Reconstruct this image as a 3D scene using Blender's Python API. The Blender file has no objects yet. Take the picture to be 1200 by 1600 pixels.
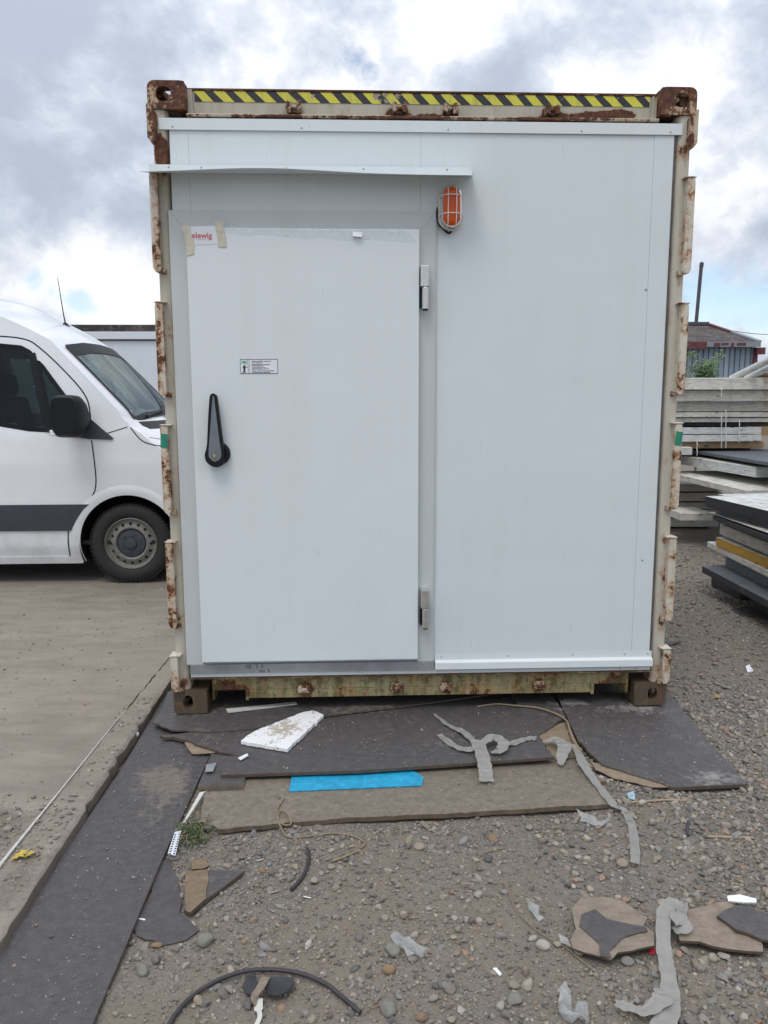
import bpy, bmesh, math, random
import numpy as np
from mathutils import Vector, Matrix
from mathutils.geometry import delaunay_2d_cdt
R = math.radians
SC = bpy.context.scene
COL = SC.collection

# ------------------------------------------------------------------ camera, sky, sun, exposure
CAM = np.array([-0.3318, -3.6234, 1.5139]); YAW, PITCH, ROLL, FPX = 0.0391, 0.1441, -0.0027, 1202.0
_f = np.array([math.sin(YAW)*math.cos(PITCH), math.cos(YAW)*math.cos(PITCH), -math.sin(PITCH)])
_r = np.array([math.cos(YAW), -math.sin(YAW), 0]); _u = np.cross(_r, _f)
_r, _u = math.cos(ROLL)*_r + math.sin(ROLL)*_u, -math.sin(ROLL)*_r + math.cos(ROLL)*_u
cd = bpy.data.cameras.new('camera'); cam = bpy.data.objects.new('camera', cd); COL.objects.link(cam)
cam.matrix_world = Matrix(((_r[0], _u[0], -_f[0], CAM[0]), (_r[1], _u[1], -_f[1], CAM[1]), (_r[2], _u[2], -_f[2], CAM[2]), (0, 0, 0, 1)))
cd.sensor_fit = 'VERTICAL'; cd.sensor_height = 24.0; cd.lens = 24.0*FPX/1600.0
cd.clip_start = 0.05; cd.clip_end = 2000
SC.camera = cam
SC.render.resolution_x, SC.render.resolution_y = 768, 1024
SC.view_settings.view_transform = 'Standard'; SC.view_settings.look = 'None'
SC.view_settings.exposure = 0.14; SC.view_settings.gamma = 1.0

SUN_EL, SUN_AZ = 62.0, 205.0          # azimuth clockwise from +Y: behind and left of the photographer
sd = bpy.data.lights.new('sun', 'SUN'); sd.energy = 1.0; sd.angle = R(22); sd.color = (1.0, 0.96, 0.9)
sun = bpy.data.objects.new('sun', sd); COL.objects.link(sun)
_sv = Vector((math.sin(R(SUN_AZ))*math.cos(R(SUN_EL)), math.cos(R(SUN_AZ))*math.cos(R(SUN_EL)), math.sin(R(SUN_EL))))
sun.rotation_euler = _sv.to_track_quat('Z', 'Y').to_euler(); sun.location = (0, 0, 20)


class T:
    """small helper to wire shader nodes"""
    def __init__(s, tree): s.t = tree
    def n(s, typ, ins=None, **props):
        nd = s.t.nodes.new(typ)
        for k, v in props.items(): setattr(nd, k, v)
        for k, v in (ins or {}).items():
            if isinstance(v, bpy.types.NodeSocket): s.t.links.new(v, nd.inputs[k])
            elif v is not None: nd.inputs[k].default_value = v
        return nd
    def m(s, op, a, b=0.5, c=None, clamp=False):
        ins = {0: a, 1: b}
        if c is not None: ins[2] = c
        return s.n('ShaderNodeMath', ins, operation=op, use_clamp=clamp).outputs[0]
    def vm(s, op, a, b=(0, 0, 0)):
        return s.n('ShaderNodeVectorMath', {0: a, 1: b}, operation=op).outputs[0]
    def noise(s, vec, scale, detail=6, rough=0.6, dist=0.0):
        return s.n('ShaderNodeTexNoise', {'Vector': vec, 'Scale': scale, 'Detail': detail, 'Roughness': rough, 'Distortion': dist}).outputs[0]
    def vor(s, vec, scale, out='Distance', **props):
        return s.n('ShaderNodeTexVoronoi', {'Vector': vec, 'Scale': scale}, **props).outputs[out]
    def ramp(s, fac, stops, interp='LINEAR'):
        nd = s.n('ShaderNodeValToRGB', {0: fac}); e = nd.color_ramp; e.interpolation = interp
        while len(e.elements) < len(stops): e.elements.new(0.5)
        for el, (p, c) in zip(e.elements, stops):
            el.position = p; el.color = (c, c, c, 1) if isinstance(c, (int, float)) else (*c[:3], 1)
        return nd.outputs[0]
    def step(s, v, lo, hi):
        return s.n('ShaderNodeMapRange', {'Value': v, 'From Min': lo, 'From Max': hi}, interpolation_type='SMOOTHSTEP').outputs[0]
    def mix(s, fac, a, b, blend='MIX'):
        nd = s.n('ShaderNodeMix', data_type='RGBA', blend_type=blend)
        for i, v in ((0, fac), (6, a), (7, b)):
            if isinstance(v, bpy.types.NodeSocket): s.t.links.new(v, nd.inputs[i])
            else: nd.inputs[i].default_value = v if i == 0 else (*v[:3], 1)
        return nd.outputs[2]
    def map(s, vec, scale=(1, 1, 1), loc=(0, 0, 0), rot=(0, 0, 0)):
        return s.n('ShaderNodeMapping', {'Vector': vec, 'Scale': scale, 'Location': loc, 'Rotation': rot}).outputs[0]


SKX, SKY, SKZ = -13.9753, 5.3944, 14.7218
# world: Nishita sky with broken cloud cover over it
W = bpy.data.worlds.new('World'); SC.world = W; W.use_nodes = True
W.node_tree.nodes.clear(); t = T(W.node_tree)
sky = t.n('ShaderNodeTexSky', sky_type='NISHITA', sun_disc=False, sun_elevation=R(SUN_EL), sun_rotation=R(SUN_AZ), air_density=1.0, dust_density=0.4, ozone_density=1.5)
bg1 = t.n('ShaderNodeBackground', {'Color': sky.outputs[0], 'Strength': 0.15})
gen = t.n('ShaderNodeTexCoord').outputs['Generated']
sp = t.n('ShaderNodeSeparateXYZ', {0: gen})
el = t.m('MAXIMUM', sp.outputs[2], 0.0)
pv = t.n('ShaderNodeCombineXYZ', {0: sp.outputs[0], 1: sp.outputs[1], 2: t.m('MULTIPLY', sp.outputs[2], 1.25)}).outputs[0]
warp = t.n('ShaderNodeTexNoise', {'Vector': pv, 'Scale': 5.0, 'Detail': 4.0}).outputs[1]
pw = t.vm('ADD', t.vm('ADD', pv, (SKX, SKY, SKZ)), t.n('ShaderNodeVectorMath', {0: t.vm('SUBTRACT', warp, (.5, .5, .5)), 'Scale': 0.10}, operation='SCALE').outputs[0])
n1 = t.noise(pw, 4.2, 9, 0.55)
n2 = t.noise(t.vm('ADD', pw, (0.0, 0.0, 0.055)), 4.2, 9, 0.55)
n3 = t.noise(t.vm('ADD', pw, (8.0, 3.0, 1.0)), 13.0, 8, 0.62)
def skyblob(items):
    acc = None
    for px, py, rad, amp in items:
        d = _f+_r*(px-600)/FPX-_u*(py-800)/FPX; d = d/np.linalg.norm(d)
        l = t.n('ShaderNodeVectorMath', {0: t.vm('SUBTRACT', gen, tuple(d))}, operation='LENGTH').outputs['Value']
        q = t.m('MULTIPLY', t.m('SUBTRACT', 1.0, t.step(l, 0.0, rad)), amp); acc = q if acc is None else t.m('ADD', acc, q)
    return acc
CLOUDY = skyblob([(150, 425, .16, .16), (60, 250, .14, .06), (70, 448, .06, -.22), (135, 476, .05, -.20), (1150, 430, .24, -.09), (1130, 480, .10, -.03)])
LIT = skyblob([(165, 430, .15, .55), (105, 240, .12, .30), (690, 20, .14, .22), (1150, 250, .20, .30), (900, 130, .10, .15), (30, 120, .15, -.18), (70, 350, .11, -.22), (560, 60, .12, -.08), (960, 40, .12, -.05), (330, 60, .12, .15)])
cover = t.step(t.m('ADD', t.m('ADD', t.m('ADD', n1, CLOUDY), t.m('MULTIPLY', n3, 0.10)), t.m('MULTIPLY', el, .20)), 0.465, 0.56)
thick = t.m('ADD', t.m('SUBTRACT', n2, 0.5), t.m('MULTIPLY', t.m('SUBTRACT', n3, .5), 0.30))      # darker where more cloud lies above
shade = t.step(t.m('ADD', t.m('SUBTRACT', .5, t.m('MULTIPLY', thick, 2.6)), LIT), 0.16, 0.84)
ccol = t.ramp(shade, [(0.0, (0.44, 0.495, 0.60)), (0.4, (0.585, 0.64, 0.74)), (0.72, (0.74, 0.78, 0.845)), (1.0, (0.97, 0.97, 0.975))])
bg2 = t.n('ShaderNodeBackground', {'Color': ccol, 'Strength': t.m('ADD', .98, t.m('MULTIPLY', t.m('POWER', el, 2.0), .75))})
mx = t.n('ShaderNodeMixShader', {0: t.m('MAXIMUM', t.m('ADD', .22, t.m('MULTIPLY', cover, .78)), t.m('MULTIPLY', t.m('SUBTRACT', 1.0, t.step(el, 0.0, .16)), .8)), 1: bg1.outputs[0], 2: bg2.outputs[0]})
t.n('ShaderNodeOutputWorld', {0: mx.outputs[0]})


# ------------------------------------------------------------------ measuring helpers: a point of the photograph on a known plane of the place
def ray(px, py): return _f + _r*(px-600)/FPX - _u*(py-800)/FPX
def G(px, py, z=-0.05):
    d = ray(px, py); k = (z-CAM[2])/d[2]; return Vector(CAM + d*k)
def P(px, py, Y=0.0):
    d = ray(px, py); k = (Y-CAM[1])/d[1]; return Vector(CAM + d*k)
def gh(x, y):
    return -.057 + .007*np.sin(1.7*x+.6)*np.cos(2.1*y) + .005*np.sin(4.3*x+2.2*y) + .003*np.sin(11*x-7*y) + .002*np.sin(23*y+15*x)
def inside(poly, x, y):
    c = False; n = len(poly); j = n-1
    for i in range(n):
        xi, yi = poly[i][0], poly[i][1]; xj, yj = poly[j][0], poly[j][1]
        if (yi > y) != (yj > y) and x < (xj-xi)*(y-yi)/(yj-yi+1e-12)+xi: c = not c
        j = i
    return c
def np_inside(poly, x, y):
    c = np.zeros(x.shape, bool); n = len(poly); j = n-1
    for i in range(n):
        xi, yi = poly[i][0], poly[i][1]; xj, yj = poly[j][0], poly[j][1]
        c ^= ((yi > y) != (yj > y)) & (x < (xj-xi)*(y-yi)/(yj-yi+1e-12)+xi)
        j = i
    return c


# ------------------------------------------------------------------ materials
MATS = {}
def mat(name):
    m = bpy.data.materials.new(name); m.use_nodes = True; m.node_tree.nodes.clear(); MATS[name] = m
    return m, T(m.node_tree)
def pbr(t, color, rough=0.5, metal=0.0, bump=None, bstr=0.3, bdist=0.01, **kw):
    ins = {'Base Color': (*color[:3], 1) if isinstance(color, (tuple, list)) else color, 'Roughness': rough, 'Metallic': metal}
    if bump is not None:
        ins['Normal'] = t.n('ShaderNodeBump', {'Height': bump, 'Strength': bstr, 'Distance': bdist}).outputs[0]
    ins.update(kw)
    b = t.n('ShaderNodeBsdfPrincipled', ins)
    t.n('ShaderNodeOutputMaterial', {0: b.outputs[0]}); return b
def simple(name, color, rough=0.5, metal=0.0, vary=0.12, scale=8.0, bstr=0.1, **kw):
    m, t = mat(name); v = t.n('ShaderNodeTexCoord').outputs['Object']
    n = t.noise(v, scale, 6); nf = t.noise(v, scale*9, 4)
    k = t.m('ADD', t.m('MULTIPLY', n, .7), t.m('MULTIPLY', nf, .3))
    c = t.mix(t.step(k, .3, .7), tuple(x*(1-vary) for x in color), tuple(min(1, x*(1+vary)) for x in color))
    rr = t.m('ADD', t.m('MULTIPLY', n, .25), rough-.12)
    pbr(t, c, rr, metal, nf, bstr, .003, **kw); return m
def blobmask(t, v, blobs):
    acc = None
    for (x, y, z, rx, ry, rz, a) in blobs:
        d = t.vm('DIVIDE', t.vm('SUBTRACT', v, (x, y, z)), (rx, ry, rz))
        l = t.n('ShaderNodeVectorMath', {0: d}, operation='LENGTH').outputs['Value']
        g = t.m('MULTIPLY', t.m('SUBTRACT', 1.0, t.step(l, 0.0, 1.0)), a)
        acc = g if acc is None else t.m('ADD', acc, g)
    return acc
def rusty(name, paint, amount, blobs=(), moss=0.0, streak=0.5, scale=7.0, orange=0.5, grime=0.35):
    m, t = mat(name); v = t.n('ShaderNodeTexCoord').outputs['Object']
    n = t.noise(v, scale, 12, 0.68, 0.4); nf = t.noise(v, scale*6, 6, .65)
    st = t.noise(t.map(v, (26, 26, 1.6)), 1.0, 6, .6)
    k = t.m('ADD', t.m('MULTIPLY', n, .54), t.m('ADD', t.m('MULTIPLY', nf, .22), t.m('MULTIPLY', st, .24)))
    if blobs:
        k = t.m('ADD', k, blobmask(t, v, blobs))
    lo = 0.82-amount*0.6
    edge = t.step(k, lo-.10, lo+.02); core = t.step(k, lo-.015, lo+.02)
    pn = t.noise(v, 3.0, 6); gs = t.step(t.m('ADD', t.m('MULTIPLY', st, .6), t.m('MULTIPLY', pn, .4)), .42, .66)
    pc = t.mix(t.m('MULTIPLY', gs, grime), paint, tuple(a*b for a, b in zip(paint, (.5, .44, .36))))
    stain = t.mix(t.m('MULTIPLY', edge, streak), pc, (.36, .17, .055))
    rr = t.noise(v, 34, 8, .7)
    rc = t.ramp(rr, [(.28, (.022, .010, .008)), (.48, (.085, .030, .016)), (.62, (.17, .062, .022)), (.78, (.36*orange+.1, .15*orange+.03, .035))])
    c = t.mix(core, stain, rc)
    if moss:
        ms = t.noise(t.map(v, (18, 18, 5)), 1.0, 8, .7); mn = t.noise(v, 55, 6, .7)
        mk = t.step(t.m('ADD', t.m('MULTIPLY', ms, .6), t.m('MULTIPLY', mn, .4)), .60-moss*.2, .66-moss*.1)
        c = t.mix(t.m('MULTIPLY', mk, .85), c, t.mix(mn, (.035, .036, .014), (.13, .115, .04)))
    h = t.m('ADD', t.m('MULTIPLY', core, t.m('ADD', rr, -1.0)), t.m('MULTIPLY', nf, .15))
    pbr(t, c, t.m('ADD', t.m('MULTIPLY', core, .35), .45), 0, h, .6, .004); return m

CREAM = (.56, .52, .42)
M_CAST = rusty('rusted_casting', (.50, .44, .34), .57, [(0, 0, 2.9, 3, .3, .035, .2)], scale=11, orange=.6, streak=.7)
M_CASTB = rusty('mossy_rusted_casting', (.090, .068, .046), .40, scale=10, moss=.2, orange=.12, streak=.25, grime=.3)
M_POST = rusty('worn_cream_post', (.50, .47, .39), .34, [(-1.17, 0, 2.60, .05, .12, .13, .35), (1.17, 0, 2.63, .05, .1, .1, 0.15), (1.17, 0, .84, .04, .1, .06, 0.13), (1.18, 0, .66, .03, .1, .28, 0.07), (-1.18, 0, 1.0, .05, .1, .06, 0.15), (-1.18, 0, .48, .05, .1, .06, 0.15), (1.18, 0, .42, .05, .1, .08, 0.15), (1.17, 0, .15, .09, .1, .08, 0.15), (-1.17, 0, .15, .09, .1, .1, 0.15)], streak=.75, scale=8)
M_FLAP = rusty('flaking_strip_paint', (.62, .57, .48), .46, scale=13, orange=.9, streak=.9)
M_HEAD = rusty('worn_cream_header', (.47, .44, .36), .30, [(.78, .06, 2.785, .25, .1, .045, .42), (.52, .06, 2.765, .22, .1, .03, .4), (.57, .06, 2.80, .07, .1, .06, .4), (-.12, .06, 2.79, .09, .1, .06, .4), (.03, .06, 2.77, .14, .1, .035, .4), (.12, .06, 2.8, .06, .1, .05, .3), (-.58, .06, 2.8, .05, .1, .04, .3), (.9, .06, 2.80, .12, .1, .04, .35), (0, .06, 2.895, 3.6, .2, .030, .50), (0, .05, 2.757, 2.6, .1, .016, .34), (-.15, .06, 2.905, .3, .1, .045, .35)], streak=.6, scale=7)
M_SILL = rusty('mossy_cream_sill', (.345, .30, .165), .40, [(-.585, .03, .1, .05, .1, .06, .24), (-.126, .03, .1, .05, .1, .06, .24), (.115, .03, .1, .05, .1, .06, .24), (.58, .03, .1, .05, .1, .06, .24), (0, .03, .183, 3, .1, .018, .28), (-.95, .03, .1, .14, .1, .09, .3), (.95, .03, .1, .12, .1, .08, .2)], moss=.72, streak=.7, grime=.75)
M_LUG = rusty('rusted_lug', (.42, .37, .29), .55, scale=16, orange=.55)
M_SIDE = rusty('container_side_paint', (.52, .50, .44), .30, scale=3)

def white_sheet(name, col, rough=.38, dirt=.10, wav=.35):
    m, t = mat(name); v = t.n('ShaderNodeTexCoord').outputs['Object']
    big = t.noise(v, 1.3, 4); st = t.noise(t.map(v, (9, 9, .7)), 1.0, 7, .65); sm = t.noise(v, 23, 6, .7)
    k = t.step(t.m('ADD', t.m('MULTIPLY', st, .55), t.m('ADD', t.m('MULTIPLY', big, .25), t.m('MULTIPLY', sm, .2))), .46, .72)
    c = t.mix(t.m('MULTIPLY', k, dirt*2), col, tuple(a*b for a, b in zip(col, (.70, .68, .63))))
    sc = t.step(t.noise(t.map(v, (60, 60, 7), rot=(0, .5, 0)), 1.0, 2, .4), .735, .76)
    c = t.mix(t.m('MULTIPLY', sc, .22), c, (.35, .35, .36))
    w = t.m('ADD', t.m('MULTIPLY', t.noise(v, 2.2, 2), 1.0), t.m('MULTIPLY', t.noise(v, 160, 2), .01))
    pbr(t, c, t.m('ADD', t.m('MULTIPLY', sm, .16), rough-.08), 0, w, wav, .02); return m
M_PANEL = white_sheet('white_coated_sheet', (.665, .718, .735), .36, .07)
M_DOOR = white_sheet('white_door_sheet', (.70, .75, .768), .34, .08, .25)
M_TRIM = white_sheet('white_trim_metal', (.69, .738, .75), .34, .08, .2)
M_FRAME = white_sheet('grey_plastic_frame', (.545, .575, .572), .42, .10, .15)
M_ALU = simple('dull_aluminium_plate', (.40, .41, .43), .42, .55, .12, 14)
M_STEEL = simple('brushed_hinge_steel', (.62, .61, .59), .32, .85, .15, 30)
M_BLACK = simple('black_plastic', (.011, .0115, .014), .5, 0, .25, 12, **{'Specular IOR Level': .22})
M_SEAL = simple('dark_sealant', (.10, .09, .085), .7, 0, .3, 20)
M_GREYINS = simple('grey_handle_plate', (.17, .195, .225), .4, .2, .08, 30)
M_VOID = simple('dark_cavity', (.012, .011, .010), .9, 0, .3, 9)
M_SCREW = simple('zinc_screw', (.35, .35, .36), .35, .8, .2, 40)
M_BRASS = simple('key_brass', (.55, .45, .28), .35, .8, .2, 40)
M_GREEN = simple('green_tape', (.02, .22, .14), .45, 0, .25, 25)
M_PAPER = simple('white_paper', (.80, .81, .84), .5, 0, .05, 20)
M_INK = simple('dark_ink', (.03, .03, .06), .6, 0, .1, 30)
M_RED = simple('red_ink', (.62, .03, .05), .5, 0, .08, 30)
M_TEAL = simple('pale_green_print', (.42, .66, .58), .5, 0, .05, 30)
M_TAPE = simple('brown_masking_tape', (.56, .52, .42), .55, 0, .16, 40)

def hazard():
    m, t = mat('hazard_tape'); v = t.n('ShaderNodeTexCoord').outputs['Object']; s = t.n('ShaderNodeSeparateXYZ', {0: v})
    wob = t.m('MULTIPLY', t.noise(v, 3.0, 2), .05)
    ph = t.m('FRACT', t.m('ADD', t.m('DIVIDE', t.m('ADD', t.m('ADD', s.outputs[0], s.outputs[2]), wob), .0925), 40.0))
    blk = t.step(t.m('ABSOLUTE', t.m('SUBTRACT', ph, .5)), .262, .272)
    n = t.noise(v, 30, 8, .7); d = t.noise(t.map(v, (30, 30, 6)), 1, 6, .6)
    yel = t.mix(t.step(d, .4, .75), (.66, .62, .06), (.46, .42, .09))
    c = t.mix(blk, yel, (.022, .023, .026))
    chip = t.step(t.m('ADD', t.m('ADD', n, blobmask(t, v, [(-.18, .05, 2.86, .12, .1, .05, .16), (.0, .05, 2.87, 3, .1, .014, .05), (0, .05, 2.89, 3, .1, .012, .12)])), 0), .655, .675)
    c = t.mix(chip, c, t.mix(t.noise(v, 60, 4), (.10, .05, .03), (.5, .46, .38)))
    pbr(t, c, .5, 0, n, .3, .002); return m
M_HAZ = hazard()

def car_paint():
    m, t = mat('white_van_paint'); v = t.n('ShaderNodeTexCoord').outputs['Object']; s = t.n('ShaderNodeSeparateXYZ', {0: v})
    n = t.noise(v, 5, 7, .6); low = t.m('SUBTRACT', 1.0, t.step(s.outputs[2], .05, .75))
    k = t.m('MULTIPLY', t.step(n, .35, .75), t.m('ADD', t.m('MULTIPLY', low, .45), .10))
    c = t.mix(k, (.80, .82, .85), (.42, .40, .36))
    pbr(t, c, .26, 0, None, **{'Coat Weight': .7, 'Coat Roughness': .06}); return m
M_VAN = car_paint()
M_VPLAST = simple('dark_side_plastic', (.045, .052, .066), .5, 0, .12, 10)
M_TYRE = simple('tyre_rubber', (.022, .021, .022), .75, 0, .35, 30, .3)
M_RIM = simple('grey_steel_rim', (.19, .185, .17), .5, .0, .2, 25)
M_DARKIN = simple('dark_cab_trim', (.014, .014, .015), .8, 0, .2, 8)
M_ORANGE_IN = simple('orange_paper', (.7, .2, .05), .6)
def glass(name, tint, mixf, rough=.02, refl=.75):
    m, t = mat(name)
    tr = t.n('ShaderNodeBsdfTransparent', {'Color': (*tint, 1)}); gl = t.n('ShaderNodeBsdfGlossy', {'Color': (1, 1, 1, 1), 'Roughness': rough})
    fr = t.m('MULTIPLY', t.n('ShaderNodeFresnel', {'IOR': 1.45}).outputs[0], refl)
    mx = t.n('ShaderNodeMixShader', {0: t.m('ADD', t.m('MULTIPLY', fr, 1.0), mixf, clamp=True), 1: tr.outputs[0], 2: gl.outputs[0]})
    t.n('ShaderNodeOutputMaterial', {0: mx.outputs[0]}); return m
M_WSCREEN = glass('windscreen_glass', (.66, .74, .75), .0, .01, .42)
M_SGLASS = glass('side_glass', (.40, .46, .46), .0)
M_FILM = None
def film(name, col, alpha):
    m, t = mat(name); v = t.n('ShaderNodeTexCoord').outputs['Object']
    n = t.noise(v, 30, 6, .7); a = t.m('ADD', t.m('MULTIPLY', n, .5), alpha-.25, clamp=True)
    pbr(t, col, .3, 0, n, .4, .004, Alpha=a); return m
M_FILM = film('torn_clear_film', (.80, .84, .86), .16)
M_CLEARBAG = film('clear_plastic_wrap', (.52, .53, .53), .36)
M_WRAP2 = film('milky_ribbon', (.35, .34, .32), .66)

def orange_lens():
    m, t = mat('orange_lens')
    a = t.n('ShaderNodeBsdfTranslucent', {'Color': (.95, .22, .015, 1)}); b = t.n('ShaderNodeBsdfTransparent', {'Color': (1.0, .36, .04, 1)})
    g = t.n('ShaderNodeBsdfDiffuse', {'Color': (.88, .15, .008, 1)})
    m1 = t.n('ShaderNodeMixShader', {0: .32, 1: g.outputs[0], 2: b.outputs[0]}); m2 = t.n('ShaderNodeMixShader', {0: .35, 1: m1.outputs[0], 2: a.outputs[0]})
    gl = t.n('ShaderNodeBsdfGlossy', {'Roughness': .12}); m3 = t.n('ShaderNodeMixShader', {0: t.n('ShaderNodeFresnel', {'IOR': 1.45}).outputs[0], 1: m2.outputs[0], 2: gl.outputs[0]})
    t.n('ShaderNodeOutputMaterial', {0: m3.outputs[0]}); return m
M_LENS = orange_lens()
M_LAMPW = simple('off_white_lamp_plastic', (.62, .60, .54), .4, 0, .08, 30)
M_GUARD = simple('white_guard_wire', (.74, .72, .66), .4, 0, .1, 30)

def ply(name, base, dust, dustamt, blobs=()):
    m, t = mat(name); v = t.n('ShaderNodeNewGeometry').outputs['Position']
    n = t.noise(v, 2.3, 10, .70, .6); nf = t.noise(v, 30, 9, .72); gr = t.noise(t.map(v, (9, 120, 20), rot=(0, 0, .12)), 1.0, 6, .65)
    sp_ = t.step(t.noise(v, 210, 3, .7), .62, .70); sp2 = t.step(t.noise(t.vm('ADD', v, (4, 4, 0)), 75, 4, .7), .67, .72)
    k = t.m('ADD', t.m('MULTIPLY', n, .50), t.m('ADD', t.m('MULTIPLY', nf, .36), t.m('MULTIPLY', gr, .14)))
    if blobs: k = t.m('ADD', k, blobmask(t, v, blobs))
    d = t.step(k, .62-dustamt*.3, .72-dustamt*.2)
    lo = tuple(x*.76 for x in base); hi = tuple(x*1.18 for x in base)
    c = t.mix(t.step(t.m('ADD', t.m('MULTIPLY', nf, .84), t.m('MULTIPLY', gr, .16)), .34, .66), lo, hi)
    c = t.mix(t.m('MULTIPLY', d, .72), c, dust)
    scr = t.step(t.noise(t.map(v, (160, 7, 10), rot=(0, 0, .9)), 1.0, 2, .5), .72, .76); scr2 = t.step(t.noise(t.map(v, (7, 190, 10), rot=(0, 0, .35), loc=(3, 2, 1)), 1.0, 2, .5), .73, .77)
    c = t.mix(t.m('MULTIPLY', t.m('MAXIMUM', scr, scr2), .38), c, tuple(min(1, x*1.15) for x in dust))
    c = t.mix(t.m('MULTIPLY', t.m('MULTIPLY', sp_, t.step(n, .3, .7)), .55), c, tuple(min(1, x*1.55) for x in dust)); c = t.mix(t.m('MULTIPLY', sp2, .5), c, (.035, .030, .028))
    pbr(t, c, t.m('ADD', t.m('MULTIPLY', d, .25), .55), 0, t.m('ADD', t.m('MULTIPLY', nf, .8), t.m('MULTIPLY', gr, .2)), .45, .004); return m
DARKP = (.082, .074, .074); DUST = (.205, .182, .155)
M_PLY = ply('dusty_film_faced_ply', DARKP, DUST, .27, [tuple(G(560, 1105, 0)) + (.9, .10, .3, .07), tuple(G(300, 1110, 0)) + (.25, .12, .3, .07), tuple(G(840, 1110, 0)) + (.3, .12, .3, .07)])
M_PLYW = ply('dusty_walkway_ply', (.074, .067, .070), (.205, .176, .140), .12, [tuple(G(258, 1215, -.03)) + (.24, .45, .3, .20)])
M_PLYG = ply('chalky_film_faced_ply', DARKP, (.33, .31, .29), .18, [tuple(G(985, 1103, 0)) + (.28, .14, .3, .17), tuple(G(890, 1095, 0)) + (.2, .07, .3, .14), tuple(G(1120, 1215, -.03)) + (.25, .12, .3, .12)])
M_PLYEDGE = ply('raw_ply_edge', (.095, .070, .050), (.15, .125, .10), .3)
M_CHIP = ply('worn_tan_ply', (.190, .160, .126), (.275, .235, .188), .35, [tuple(G(600, 1225, -.03)) + (.6, .1, .3, -.10)])
M_CHIPE = ply('rotten_brown_edge', (.135, .10, .07), (.20, .165, .13), .3)
M_TANPLY = ply('peeled_tan_ply', (.25, .19, .13), (.28, .24, .19), .3)
M_BROWNPLY = ply('peeled_brown_ply', (.19, .135, .085), (.24, .19, .14), .25)
M_CARD = ply('wet_tan_card', (.245, .195, .150), (.30, .255, .21), .2)

def styro():
    m, t = mat('dirty_white_foam'); v = t.n('ShaderNodeTexCoord').outputs['Object']
    n = t.noise(t.map(v, (1, 1, 1)), 22, 8, .7); n2 = t.noise(v, 70, 5, .6); b = t.vor(v, 220)
    k = t.step(t.m('ADD', t.m('ADD', t.m('MULTIPLY', n, .6), t.m('MULTIPLY', n2, .45)), blobmask(t, t.n('ShaderNodeNewGeometry').outputs['Position'], [tuple(G(445, 1140, 0)) + (.16, .16, .3, .13), tuple(G(400, 1158, 0)) + (.2, .05, .3, -.03)])), .565, .64)
    c = t.mix(t.m('MULTIPLY', k, .85), (.82, .82, .83), t.mix(n2, (.30, .22, .14), (.5, .44, .36)))
    pbr(t, c, .75, 0, b, .3, .003); return m
M_FOAM = styro()
M_BLUE = ply('dusty_blue_plastic', (.018, .33, .56), (.13, .36, .50), .10)
M_RIBBON = film('grey_white_strap', (.36, .35, .325), .68)
M_ROPE = simple('straw_coloured_rope', (.25, .195, .125), .8, 0, .25, 60, .4)
M_CABLE = simple('dark_rubber_cable', (.040, .036, .040), .55, 0, .3, 20)
M_STRING = simple('white_string', (.58, .57, .53), .7, 0, .12, 30)
M_STICK = simple('weathered_stick', (.36, .27, .18), .7, 0, .25, 30)
M_LEAF = simple('yellow_leaf', (.50, .37, .05), .55, 0, .25, 40)
M_RUBBER = simple('dark_rubber_scrap', (.030, .032, .036), .55, 0, .25, 20, .3)
M_GRASS = simple('grass_blade', (.055, .085, .025), .6, 0, .4, 30)
M_CORDGREEN = simple('dry_grass', (.22, .19, .10), .7, 0, .4, 30)
M_RULER = simple('white_perforated_strip', (.62, .64, .70), .45, 0, .08, 30)

def gravel_mat():
    m, t = mat('packed_gravel_dirt'); v = t.n('ShaderNodeTexCoord').outputs['Object']
    big = t.noise(v, .9, 6, .6); mid = t.noise(v, 5, 8, .65); fine = t.noise(v, 60, 6, .7)
    vo = t.n('ShaderNodeTexVoronoi', {'Vector': t.vm('ADD', v, t.n('ShaderNodeVectorMath', {0: t.n('ShaderNodeTexNoise', {'Vector': v, 'Scale': 40.0}).outputs[1], 'Scale': .02}, operation='SCALE').outputs[0]), 'Scale': 95.0, 'Randomness': 1.0})
    vo2 = t.n('ShaderNodeTexVoronoi', {'Vector': v, 'Scale': 240.0})
    hue = t.ramp(t.n('ShaderNodeSeparateColor', {0: vo.outputs['Color']}).outputs[0], [(0, (.10, .092, .085)), (.3, (.18, .165, .15)), (.6, (.24, .21, .18)), (.85, (.17, .16, .155)), (1, (.34, .31, .27))])
    hue2 = t.ramp(t.n('ShaderNodeSeparateColor', {0: vo2.outputs['Color']}).outputs[1], [(0, (.11, .10, .09)), (.5, (.2, .175, .15)), (1, (.3, .27, .23))])
    dirt = t.mix(mid, (.150, .128, .100), (.245, .210, .165))
    st = t.step(t.m('ADD', t.m('MULTIPLY', big, .6), t.m('MULTIPLY', mid, .4)), .40, .58)
    c = t.mix(t.m('MULTIPLY', st, .75), dirt, t.mix(.45, hue, hue2)); c = t.mix(t.m('MULTIPLY', t.step(fine, .5, .75), .35), c, (.10, .088, .076))
    h = t.m('ADD', t.m('MULTIPLY', t.m('SUBTRACT', .5, vo.outputs[0]), t.m('ADD', st, .25)), t.m('ADD', t.m('MULTIPLY', fine, .5), t.m('MULTIPLY', vo2.outputs[0], -.3)))
    pbr(t, c, .9, 0, h, .8, .008); return m
M_GRAVEL = gravel_mat()
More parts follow.
